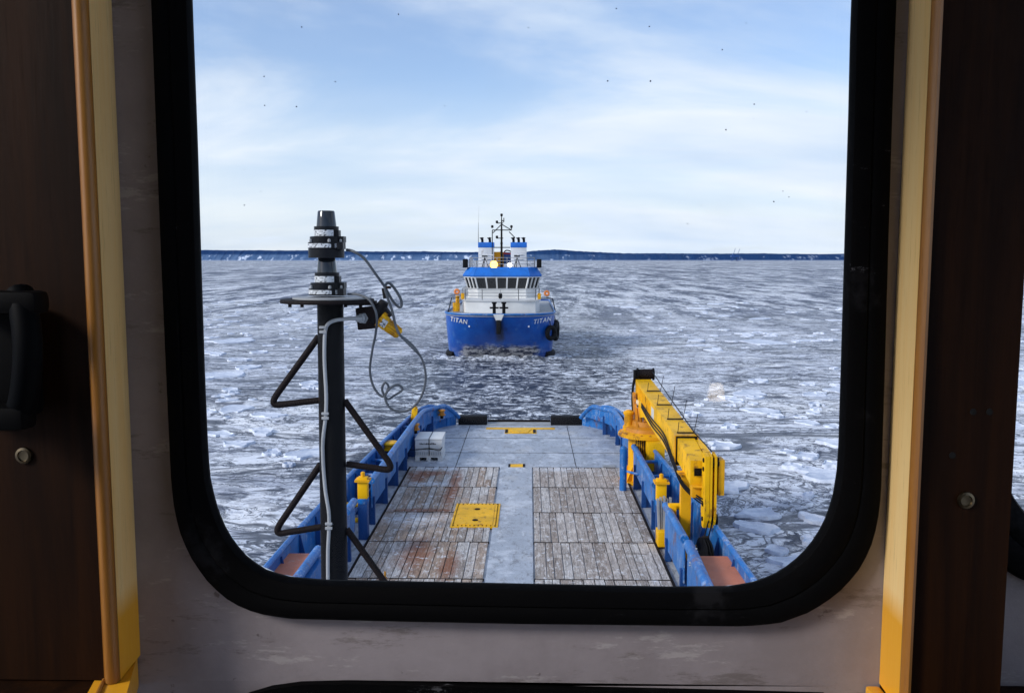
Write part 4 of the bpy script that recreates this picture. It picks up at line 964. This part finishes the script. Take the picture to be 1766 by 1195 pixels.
    rail([(X0-2.85, y2+5), (X0-2.85, y2+1.0), (X0-2.2, y2+.6), (X0+2.2, y2+.6), (X0+2.85, y2+1.0), (X0+2.85, y2+5)], 7.3, (.3, .58, .85), 'roof_railing', .025, .95)
    for sg in (-1, 1):
        MB().box((X0+sg*3.25, y2+1.2, 7.65), (.42, .7, .75), bev=.05).build('sidelight_screen', BLK, t)
    # radar tripods, white domes
    for sx in (-1.55, 1.3):
        mb = MB()
        for k in range(3): an = k*2.1+.3; mb.tube([(X0+sx+.35*math.cos(an), y2+1.4+.35*math.sin(an), 7.3), (X0+sx, y2+1.4, 8.2)], .035, 6)
        mb.box((X0+sx, y2+1.4, 8.28), (.5, .2, .12)); mb.build('radar_tripod', BLK, t)
        MB().box((X0+sx+.1, y2+2.2, 8.55+.1*sx), (1.3, .12, .1)).tube([(X0+sx+.1, y2+2.2, 7.3), (X0+sx+.1, y2+2.2, 8.5)], .05, 6).build('radar_scanner', TWHI, t)
    # lit lamps
    for px, py, nm, m_, r in ((852, 456.5, 'yellow_deck_lamp', LAMPY, .34), (879, 457, 'white_deck_lamp', LAMPW, .20)):
        c = P(px, py, y=y2+.9); MB().lathe(c, [(r*.95, 0), (r, .05), (r*.8, .16), (r*.4, .24), (r*.05, .27)], 18, axis=(0, -1, 0)).build(nm, m_, t)
        MB().lathe(c+Vector((0, .02, 0)), [(r*1.15, 0), (r*1.15, .04), (r*.7, .3)], 18, axis=(0, 1, 0)).build('lamp_housing', BLK, t)
        MB().tube([c+Vector((0, .1, -r)), (c.x, c.y+.1, 7.25)], .04, 6).build('lamp_bracket', BLK, t)
    # funnels
    y3 = Y0+14.5
    for x0, x1, n in ((825, 851, 2), (881, 908, 3)):
        xa, xb = P(x0, 440, y=y3).x, P(x1, 440, y=y3).x
        f = MB().bb((xa, y3, 5.0), (xb, y3+1.8, P(840, 427, y=y3).z), bev=.03).build('funnel', TWHI, t)
        MB().bb((xa-.03, y3-.03, P(840, 427, y=y3).z+.002), (xb+.03, y3+1.83, P(840, 418, y=y3).z), bev=.03).build('funnel_band', TBLUE, f)
        zb = P(840, 418, y=y3).z
        for k in range(n):
            x = xa+(k+.5)*(xb-xa)/n
            MB().tube([(x, y3+.5, zb), (x, y3+.5, zb+.22), (x-.06, y3+.38, zb+.42)], .12, 10).lathe((x-.05, y3+.4, zb+.32), [(.13, 0), (.21, .08), (.2, .12)], 12).build('exhaust_pipe', BLK, f)
        for zz_ in (8.2, 8.6): MB().box(((xa+xb)/2, y3-.04, zz_-.2), ((xb-xa)*.6, .03, .05)).build('grille', GAL, f)
    # mast
    ym = Y0+10.8; q = lambda px, py: P(px, py, y=ym)
    mm = MB().tube([q(865, 463), q(865, 395), q(865, 370)], [.12, .08, .03], 8).build('signal_mast', BLK, t)
    mb = MB()
    for a, b in (((849, 397), (882, 397)), ((851, 427), (880, 427)), ((856, 411), (868, 411)), ((857, 385), (868, 385)), ((865, 387), (850, 402)), ((865, 387), (882, 397)), ((866, 380), (869, 383)), ((882, 397), (882, 390)), ((849, 397), (849, 460)), ((878, 400), (888, 410)), ((869, 376), (869, 383))):
        mb.tube([q(*a), q(*b)], .04, 6)
    mb.build('crosstree', BLK, mm)
    mb = MB()
    for px, py in ((849, 391), (857, 383), (857, 409), (865, 420), (882, 391), (865, 371)): mb.lathe(q(px, py), [(.09, -.12), (.12, 0), (.09, .12)], 8)
    mb.build('mast_lantern', BLK, mm)
    MB().tube([P(825, 427, y=y3), P(825, 384, y=y3)], [.03, .012], 6).build('whip_aerial', BLK, t)
    MB().tube([P(748+77, 384, y=y3), P(826, 355, y=y3)], [.012, .006], 5).build('whip_aerial', GAL, t)
    # crane of the tug: orange pedestal with lamp glow in its colour, red jib folded
    cr_ = thing('red_deck_crane', P(862, 465, y=Y0+17), 'red and orange crane standing between the funnels of the following boat', 'crane')
    qq = lambda px, py: P(px, py, y=Y0+17)
    MB().tube([Vector((qq(860, 460).x, Y0+17, 3.6)), qq(860, 440)], .5, 14).box(qq(858, 448), (1.1, .8, 1.5), bev=.1).build('pedestal', LAMPLIT_ORNG, cr_)
    MB().beam(qq(870, 443), qq(900, 431), .3, .28).beam(qq(862, 436), qq(884, 440), .22, .22).build('jib', RED, cr_)
    MB().tube(arc3([qq(869, 435), qq(874, 432), qq(882, 435), qq(886, 447)], 5), .06, 6).build('hose', BLK, cr_)
    MB().tube([qq(884, 436), qq(886, 458)], .14, 8).build('jib_cylinder', RED, cr_)
    MB().box(qq(876, 447), (.8, .5, .9), bev=.05).build('control_cab', DBLUE, cr_)
    # side frames at deck edge, yellow gear, lifebuoys
    yy = Y0+5.0
    for pts in (((773, 538), (779, 513), (792, 513)), ((958, 538), (953, 515), (942, 513))):
        MB().tube([P(px, py, y=yy) for px, py in pts], .045, 8).build('side_frame', BLK, t)
    q5 = lambda px, py: P(px, py, y=Y0+5.4)
    dv = MB().tube([q5(787, 537), q5(787, 522)], .3, 12).tube([q5(789, 522), q5(789, 510)], .16, 10).build('yellow_capstan', YEL, t)
    for px in (798, 930): MB().box(P(px, 511, y=Y0+5.0), (.28, .25, .5), bev=.04).build('yellow_locker', YEL, t)
    for px, py, l_ in ((788, 503, 'orange and white lifebuoy at the left bridge rail of the following boat'), (943, 506, 'orange lifebuoy at the right bridge rail of the following boat')):
        c = P(px, py, y=Y0+8.5); lb = MB().tube([c+Vector((math.cos(k*math.pi/8)*.17, 0, math.sin(k*math.pi/8)*.17)) for k in range(16)], .10, 8, closed=True).build('lifebuoy', ORNG); tag(lb, l_, 'lifebuoy', 'lifebuoys on the following boat')
    MB().ball((X0, y1-.05, 5.0), .18, (1, 1, 1.5)).build('searchlight', BLK, t)
    # white bow wave and brash pushed ahead
    b = bmesh.new(); rows = []
    for i in range(26):
        v = i/25; row = []
        for k in range(121):
            s = -1.02+2.04*k/120; p = hp(max(-1, min(1, s)), .1); o_ = (1-v)*(2.1+.7*math.cos(s*1.5)); ctr = Vector((X0, Y0+6, 0)); dr = (p-ctr); dr.z = 0; dr.normalize()
            q_ = p+dr*(o_-.3); h_ = .34*math.sin(math.pi*min(1, v*1.02))**.8*(.5+.5*v)*(.45+.75*math.cos(s*1.3))
            h_ += .22*noise.fractal(Vector((q_.x*1.5, q_.y*1.5, 2)), 1, 2, 5)*(v > .02)*math.sin(math.pi*min(1, v+.1))
            row.append(b.verts.new((q_.x, q_.y, -.08+max(0, h_))))
        rows.append(row)
    for A_, B_ in zip(rows, rows[1:]):
        for k in range(120): b.faces.new((A_[k], A_[k+1], B_[k+1], B_[k])).smooth = True
    me = bpy.data.meshes.new('bow_wave'); b.to_mesh(me); b.free(); me.materials.append(mk_foam())
    o = bpy.data.objects.new('bow_wave', me); C.objects.link(o); tag(o, 'churned grey and white bow wave in front of the following boat', kind='stuff', cat='foam')

def mk_hull():
    m = M('tug_hull_paint'); Z = m.xyz(m.map())[2]; Xx = m.xyz(m.map())[0]
    n = m.noise(0.5, 6, 0.7); sc_ = m.noise(2.5, 7, 0.75, v=m.map((1, 1, .35)))
    c = m.mix(m.rng(n, 0.4, 0.65), (0.002, 0.065, 0.34), (0.003, 0.10, 0.44))
    c = m.mix(m.rng(sc_, 0.57, 0.66, 0, 0.5), c, (0.10, 0.24, 0.5))
    c = m.mix(m.rng(m.noise(1.2, 7, .75, v=m.map((1.5, 1, .3), loc=(4, 0, 0))), 0.60, 0.68, 0, 0.5), c, (0.01, 0.02, 0.06))
    low = m.mth('ADD', Z, m.mth('MULTIPLY', m.mth('SUBTRACT', m.noise(0.9, 6, 0.75), 0.5), 1.6))
    midx = m.rng(m.mth('ABSOLUTE', m.mth('ADD', Xx, m.mth('MULTIPLY', m.mth('SUBTRACT', m.noise(.7, 4), .5), 2.0))), 3.3, 2.6, .12, 1)
    c = m.mix(m.mth('MULTIPLY', midx, m.rng(low, 1.35, 0.75, 0, 0.9)), c, m.mix(m.rng(m.noise(2.2, 7, .8, v=m.map((.6, 1, 1.5))), .47, .53), (0.035, 0.035, 0.04), (0.60, 0.57, 0.53)))
    soot = m.mth('MULTIPLY', m.rng(m.mth('ABSOLUTE', m.mth('ADD', Xx, m.mth('MULTIPLY', m.mth('SUBTRACT', n, .5), .8))), 0.55, 0.1), m.rng(Z, 1.0, 1.9))
    c = m.mix(m.mth('MULTIPLY', soot, .85), c, (0.008, 0.012, 0.03))
    m.set(base=c, rough=0.38, normal=m.bump(n, .3, .05)); return m.m
def mk_foam():
    m = M('foam'); n = m.noise(1.6, 8, 0.8); s = m.noise(4, 6, .8)
    m.set(base=m.mix(m.rng(m.mth('ADD', m.mth('MULTIPLY', n, .6), m.mth('MULTIPLY', s, .4)), 0.44, 0.56), (0.07, 0.08, 0.10), (0.70, 0.74, 0.80)), rough=0.5, normal=m.bump(s, .8, .08)); return m.m
LAMPLIT_ORNG = paint('lamplit_orange_paint', (0.95, 0.42, 0.02), 0.1, (0.5, 0.3, 0.1), 0.1, spec=0.2)  # brightened orange: the yellow deck lamp's glow is put into the colour
TBLUE = paint('tug_roof_blue', (0.01, 0.16, 0.60), 0.15, (0.2, 0.3, 0.5), 0.0)
LAMPY = M('lit_yellow_lamp').set(base=(1, .6, .1), emit=(1, 0.55, 0.06), estr=6.0).m
LAMPW = M('lit_white_lamp').set(base=(1, .95, .85), emit=(1, 0.9, 0.72), estr=4.5).m
TWHI = paint('tug_white', (0.78, 0.78, 0.76), 0.35, (0.42, 0.30, 0.22), 0.12, 0.4, 0.9)
titan()

# ------------------------------------------------------------------ wheelhouse interior
YW = 0.80
def resample(poly, n, c):
    c = Vector((c[0], c[1])); pts = [Vector((p[0], p[1]))-c for p in poly]; out_ = []
    for k in range(n):
        a = 2*math.pi*k/n; d = Vector((math.cos(a), math.sin(a))); best = None
        for i in range(len(pts)):
            p, q = pts[i], pts[(i+1) % len(pts)]; e = q-p; den = d.x*e.y-d.y*e.x
            if abs(den) < 1e-12: continue
            t_ = (p.x*e.y-p.y*e.x)/den; u = (p.x*d.y-p.y*d.x)/den
            if t_ > 0 and -1e-6 <= u <= 1+1e-6 and (best is None or t_ > best): best = t_
        out_.append(c+d*best)
    return out_
def rrect(x0, x1, z0, z1, r, n=10):
    o_ = []
    for cx, cz, a in ((x1-r, z1-r, 0), (x0+r, z1-r, 90), (x0+r, z0+r, 180), (x1-r, z0+r, 270)):
        for k in range(n+1): an = R(a+90*k/n); o_.append((cx+r*math.cos(an), cz+r*math.sin(an)))
    return o_
def px_poly(lst): return [(P(x, y, y=YW).x, P(x, y, y=YW).z) for x, y in lst]
in_px = [(333, 60), (340, 250), (346, 450), (352, 640), (357, 760), (361, 820), (370, 862), (384, 902), (403, 935), (428, 963), (460, 984), (500, 995), (560, 1000), (760, 1004), (960, 1008), (1150, 1012), (1262, 1011), (1308, 1002), (1348, 984), (1382, 957), (1408, 925), (1426, 890), (1438, 850), (1444, 810), (1447, 765), (1452, 600), (1458, 400), (1464, 200), (1467, 60)]
out_px = [(268, 60), (275, 250), (283, 450), (294, 700), (300, 830), (306, 880), (318, 925), (338, 965), (366, 1003), (402, 1034), (446, 1053), (500, 1062), (700, 1067), (900, 1071), (1100, 1073), (1280, 1075), (1340, 1070), (1395, 1050), (1440, 1020), (1474, 984), (1496, 945), (1509, 900), (1515, 850), (1521, 650), (1528, 400), (1534, 200), (1539, 60)]
def close_top(poly, r=.075, ztop=8.36):
    a, b = poly[0], poly[-1]      # left top, right top (going down the left, along the bottom, up the right)
    arcR = [(b[0]-r+r*math.cos(R(k*15)), ztop-r+r*math.sin(R(k*15))) for k in range(7)]
    arcL = [(a[0]+r-r*math.sin(R(k*15)), ztop-r+r*math.cos(R(k*15))) for k in range(7)]
    return poly+arcR+arcL
IN = close_top(px_poly(in_px)); OUT = close_top(px_poly(out_px), .1, 8.395)
CC = (0.392, 8.02); NN = 220
def gasket_ring(IN_, OUT_, C_, parent):
    a = resample(IN_, NN, C_); b = resample(OUT_, NN, C_); rings = []
    prof = [(1.00, -.000, 0), (.99, -.007, 0), (.93, -.012, 0), (.80, -.0135, 0), (.55, -.013, 0), (.50, -.0115, 0), (.45, -.013, 0), (.2, -.012, 0), (.06, -.009, 0), (0.0, -.002, 0), (0.02, .004, 0), (.45, .030, 0), (.6, .034, 0)]
    for t_, dy_, _ in prof:
        rings.append([(a[i].x+(b[i].x-a[i].x)*t_, YW+dy_, a[i].y+(b[i].y-a[i].y)*t_) for i in range(NN)])
    return MB().loft(rings, True).build('rubber_gasket', GASK, parent)
win = thing('wheelhouse_window', (.392, YW, 7.66), 'large rounded wheelhouse window with wide black rubber gasket, framing the view aft', 'window')
gasket_ring(IN, OUT, CC, win)
a = resample(IN, 120, CC)
pane = MB().prism([(CC[0]+(p.x-CC[0])*1.02, YW+.012, CC[1]+(p.y-CC[1])*1.02) for p in a], (0, .006, 0)).build('glass_pane', GLASS, win, smooth=False)
mb = MB(); rnd = random.Random(5)
spots = [(1252, 224, 2.2), (511, 184, 1.9), (1335, 348, 1.8), (520, 47, 1.8), (1122, 140, 2.3), (687, 25, 1.8), (1301, 180, 1.8), (1186, 386, 1.8), (1048, 140, 2.4), (456, 182, 1.6), (421, 354, 1.7), (1120, 46, 1.7), (1361, 340, 1.6), (1063, 15, 1.6), (578, 141, 1.6), (455, 132, 1.6), (767, 183, 1.5), (1246, 86, 1.5), (911, 48, 1.5)]
for _ in range(34): spots.append((rnd.uniform(350, 1440), rnd.uniform(5, 960), rnd.uniform(.5, 1.15)))
for px, py, r_ in spots:
    c = P(px, py, y=YW+.0105); rr = r_*.52/1500; k = 7
    pts = [(c.x+rr*rnd.uniform(.6, 1.3)*math.cos(i*6.283/k), YW+.0115, c.z+rr*rnd.uniform(.6, 1.3)*math.sin(i*6.283/k)) for i in range(k)]
    mb.prism(pts, (0, -.0006, 0))
DIRT = M('dirt').set(base=(0.10, 0.14, 0.22), rough=.9).m
mb.build('dirt_specks', DIRT, pane, smooth=False)['kind'] = 'stuff'

# painted wall panels between pillars, with rounded openings
def wall_panel(x0, x1, z0, z1, HOLE, C_, label, cells=None):
    a = resample(HOLE, NN, C_); b = resample([(x0, z0), (x1, z0), (x1, z1), (x0, z1)], NN, C_)
    f = []
    for t_ in (0, .25, .5, .75, 1): f.append([(a[i].x+(b[i].x-a[i].x)*t_, YW, a[i].y+(b[i].y-a[i].y)*t_) for i in range(NN)])
    back = [[(p[0], YW+.035, p[2]) for p in r] for r in (f[-1], f[0])]
    o_ = MB().loft([*f, *back, f[0]], True).build('wall_panel', PANEL, None, smooth=False)
    tag(o_, label, 'wall panel'); o_['kind'] = 'structure'; return o_
shr = [(CC[0]+(x-CC[0])*.985, CC[1]+(z-CC[1])*.985) for x, z in OUT]
ZL = P(900, 1171, y=YW).z       # lower window's gasket top
wall_panel(.0, .757, ZL-.004+.0, 9.00, shr, CC, 'grey painted steel panel around the large window')
# the part below, with the black lower frame
lowp = [P(x, y, y=YW) for x, y in ((395, 1215), (430, 1193), (470, 1181), (520, 1174), (600, 1172), (900, 1180), (1200, 1187), (1420, 1193), (1440, 1215))]
zb = 7.3
mb = MB()
base_poly = [(p.x, p.z) for p in lowp]
Ztop = ZL-.004
# panel strips either side of the lower frame and wedge above it
xs_l, xs_r = lowp[0].x, lowp[-1].x
mb.bb((.0, YW, zb), (xs_l, YW+.035, Ztop)); mb.bb((xs_r, YW, zb), (.757, YW+.035, Ztop))
mb.prism([(p.x, YW, p.z) for p in lowp]+[(xs_r, YW, Ztop), (xs_l, YW, Ztop)], (0, .035, 0))
o = mb.build('wall_panel', PANEL, None, smooth=False); tag(o, 'grey painted steel strip under the large window', 'wall panel', kind='structure')
o = MB().prism([(p.x, YW-.008, p.z) for p in lowp]+[(xs_r, YW-.008, zb), (xs_l, YW-.008, zb)], (0, .03, 0)).build('lower_frame', GASK); tag(o, 'black rubber rounded frame edge just below the grey panel', 'frame')

# pillars
def pillar(x_wall, x_out, side, label, zbot, fy=.745, x_jw=0, mw=.0145):
    t = thing('wood_pillar', ((x_wall+x_out)/2, fy, zbot), label, 'pillar', 'wooden window pillars')
    s_ = 1 if x_out < x_wall else -1   # the lit face looks towards the window
    e = x_wall
    # pale oak jamb board: its visible face runs from the wall to the front edge
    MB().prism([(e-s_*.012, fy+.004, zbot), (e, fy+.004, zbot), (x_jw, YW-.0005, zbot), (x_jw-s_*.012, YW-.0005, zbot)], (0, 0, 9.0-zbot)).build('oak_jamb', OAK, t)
    # rounded moulding on the front edge
    prof = [(0, .004), (0, 0), (.002, -.003), (.006, -.005), (.010, -.004), (.012, 0), (.0125, .002), (.014, .002), (.0145, .01), (0.004, .01)]
    MB().prism([(e-s_*a_*mw/.0145, fy+b_, zbot) for a_, b_ in prof], (0, 0, 9.0-zbot)).build('edge_moulding', OAKD, t, ang=50)
    MB().bb((e-s_*(mw+.0003), fy+.003, zbot), (x_out, YW+.02, 9.0)).build('mahogany_board', MAHOG, t)
    return t
pl_ = pillar(.030, -.35, 0, 'dark wooden pillar left of the window with pale oak jamb, carrying the black handset', P(238, 1128, y=.8).z, x_jw=.0255)
pr_ = pillar(.7315, P(1757, 700, y=.745).x, 1, 'dark wooden pillar right of the window with three small drilled holes', P(1540, 1177, y=.8).z, x_jw=.7345, mw=.0095)
# screws and holes
BRASS = M('aged_brass').set(base=(.14, .11, .07), rough=.35, metal=1.0).m
def screw(px, py, par):
    c = P(px, py, y=.7478); MB().lathe(c, [(.0075, 0), (.0072, .002), (.005, .0026), (.0045, .0012), (.001, .001)], 22, axis=(0, -1, 0)).build('screw_cap', BRASS, par)
screw(42, 785, pl_); screw(1665, 862, pr_)
HOLE = M('hole_dark').set(base=(.002, .002, .002), rough=1).m
for px, py in ((1678, 710), (1706, 710), (1642, 785)): MB().lathe(P(px, py, y=.748), [(.0028, 0), (.0028, .0006)], 12, axis=(0, -1, 0)).build('drilled_hole', HOLE, pr_)
for px, py in (): MB().lathe(P(px, py, y=.748), [(.0028, 0), (.0028, .0006)], 12, axis=(0, -1, 0)).build('drilled_hole', HOLE, pl_)

# sill boards at the foot of the pillars
zs_ = P(238, 1128, y=.8).z
Q = lambda px, py, z=zs_: P(px, py, z=z)
def ext(a, b, k): return a+(b-a)*k
t = thing('sill_board', (-.1, .7, zs_-.03), 'wooden sill at the lower left corner under the left pillar', 'sill', 'wooden sills')
A, B_, C_, D_, E_ = Q(237, 1129), Q(190, 1122), Q(150, 1195), Q(218, 1195), Q(163, 1195)
A.y = min(A.y, YW-.001)
oe = [A, B_, ext(B_, C_, 2.2), ext(A, D_, 2.2)]
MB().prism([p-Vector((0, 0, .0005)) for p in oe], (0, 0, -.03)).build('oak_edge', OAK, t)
l0, l1 = ext(A, B_, .72), ext(D_, C_, .72)
MB().tube([l0, ext(l0, l1, 2.1)], .0022, 8).build('edge_bead', OAKD, t)
dk = [B_+Vector((-.0006, 0, 0)), Vector((-.5, B_.y, zs_)), Vector((-.5, .5, zs_)), ext(B_, C_, 2.2)+Vector((-.0006, 0, 0))]
MB().prism([p-Vector((0, 0, .0015)) for p in dk], (0, 0, -.03)).build('dark_top', MAHOG, t)
zs2 = P(1540, 1177, y=.8).z
t = thing('sill_board', (.8, .7, zs2-.03), 'wooden sill at the lower right corner under the right pillar', 'sill', 'wooden sills')
MB().bb((.7345, .62, zs2-.032), (.90, .798, zs2-.001)).build('dark_top', MAHOG, t)
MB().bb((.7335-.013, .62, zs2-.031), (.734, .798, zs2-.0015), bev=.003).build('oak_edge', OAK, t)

# black handset on the left pillar
t = thing('handset_cradle', P(30, 720, y=.73), 'black handset in its cradle hanging on the left pillar', 'handset')
pts = [P(34, 506, y=.708), P(40, 530, y=.700), P(46, 570, y=.694), P(48, 610, y=.692), P(46, 650, y=.694), P(40, 690, y=.700), P(32, 712, y=.708)]
HS = M('handset_plastic').set(base=(.0015, .002, .003), rough=.6, spec=.05).m; CRD = M('cradle_plastic').set(base=(.0015, .0015, .002), rough=.6, spec=.08).m
mb = MB(); mb.bb(P(-60, 712, y=.744), P(44, 520, y=.72), bev=.008); mb.build('cradle', CRD, t)
MB().tube(arc3(pts, 4), .011, 14).build('handset', HS, t)
MB().bb(P(-60, 540, y=.715), P(58, 502, y=.69), bev=.006).build('ear_piece', CRD, t)
MB().bb(P(-60, 735, y=.715), P(36, 702, y=.69), bev=.006).build('mouth_piece', CRD, t)

# next window to the right
IN2 = rrect(.822+.012, 1.45, 7.735, 8.36, .10); OUT2 = rrect(.790, 1.49, 7.69, 8.395, .125); C2 = (1.14, 8.03)
w2 = thing('side_window', (1.14, YW, 7.7), 'part of the neighbouring window right of the right pillar', 'window')
gasket_ring(IN2, OUT2, C2, w2)
a = resample(IN2, 100, C2); MB().prism([(C2[0]+(p.x-C2[0])*1.02, YW+.012, C2[1]+(p.y-C2[1])*1.02) for p in a], (0, .006, 0)).build('glass_pane', GLASS, w2, smooth=False)
wall_panel(.7575, 1.66, 7.1, 9.00, [(C2[0]+(x-C2[0])*.985, C2[1]+(z-C2[1])*.985) for x, z in OUT2], C2, 'grey painted steel panel around the neighbouring window at right')
# next window to the left: only lets light in
C3 = (-.55, 8.03); H3 = rrect(-.78, -.12, 7.69, 8.395, .12)
wall_panel(-0.9, -.0005, 7.1, 9.00, H3, C3, 'grey painted steel panel behind the left pillar')
# the wheelhouse shell behind the camera
SHELL = M('cabin_lining'); SHELL.set(base=SHELL.mix(SHELL.noise(3, 4), (.84, .80, .74), (.88, .84, .78)), rough=.5); SHELL = SHELL.m  # unseen lining, made pale to bounce daylight onto the jambs
room = MB()
X_0, X_1, Y_0, Z_0, Z_1 = -0.80, 1.56, -1.9, 6.2, 9.00
room.bb((X_0-.06, Y_0-.06, Z_1), (X_1+.06, YW+.4, Z_1+.06))
room.bb((X_0-.06, Y_0-.06, Z_0-.06), (X_1+.06, YW+.035, Z_0))
room.bb((X_0, YW, Z_0), (X_1, YW+.035, 7.1-.001))
room.bb((X_0, YW, 7.1), (-.0005, YW+.03, 7.1001))
# unseen side walls, window bands shaped to light the jambs; rear wall closed
def wallband(a, b, axis, z0=7.25, z1=8.93):
    (xa, ya), (xb, yb) = a, b
    room.bb((xa, ya, Z_0), (xb, yb, z0)); room.bb((xa, ya, z1), (xb, yb, Z_1-.001))
    n = 1
    for k in range(n+1):
        u = k/n
        if axis == 'y': c = ya+(yb-ya)*u; room.bb((xa+.001, c-.04, z0+.001), (xb-.001, c+.04, z1-.001))
        else: c = xa+(xb-xa)*u; room.bb((c-.09, ya+.001, z0+.001), (c+.09, yb-.001, z1-.001))
for xa in (X_0-.05, X_1+.002):
    wallband((xa, -.9), (xa+.048, YW-.002), 'y'); room.bb((xa, Y_0, Z_0), (xa+.048, -.941, Z_1-.001)); room.bb((X_0, Y_0-.05, Z_0), (X_1, Y_0-.002, Z_1-.001))
o = room.build('wheelhouse_walls', SHELL, None, smooth=False); tag(o, 'unseen pale wheelhouse walls and ceiling, side openings shaped to light the jambs', 'wall', kind='structure')
# a lit desk lamp behind the viewer: only its reflection in the pane is seen
g0 = P(1236, 678, y=YW+.012); dv = (g0-CAM); dv = dv/dv.y; yl = -0.75
lp = g0+Vector((dv.x*(g0.y-yl), 0, dv.z*(g0.y-yl))); lp.y = yl
WARM = M('lit_shade').set(base=(1, .85, .6), emit=(1, .74, .40), estr=5.5).m
t = thing('desk_lamp', lp+Vector((0, 0, -.5)), 'lit warm desk lamp behind the viewer, mirrored faintly in the window glass', 'lamp')
MB().lathe(lp+Vector((0, 0, -.02)), [(.026, 0), (.017, .045), (.003, .046)], 20).build('lamp_shade', WARM, t)
MB().tube([lp+Vector((0, 0, -.02)), lp+Vector((0, 0, -.49))], .006, 8).lathe(lp+Vector((0, 0, -.5)), [(.07, 0), (.06, .015)], 20).build('lamp_stand', PLA, t)
MB().bb(lp+Vector((-.25, -.25, -.53)), lp+Vector((.3, .25, -.503))).bb(lp+Vector((-.2, -.2, -1.35)), lp+Vector((.25, .2, -.531))).build('lamp_table', MAHOG, t)
for o in bpy.data.objects:
    if '_w' in o: del o['_w']
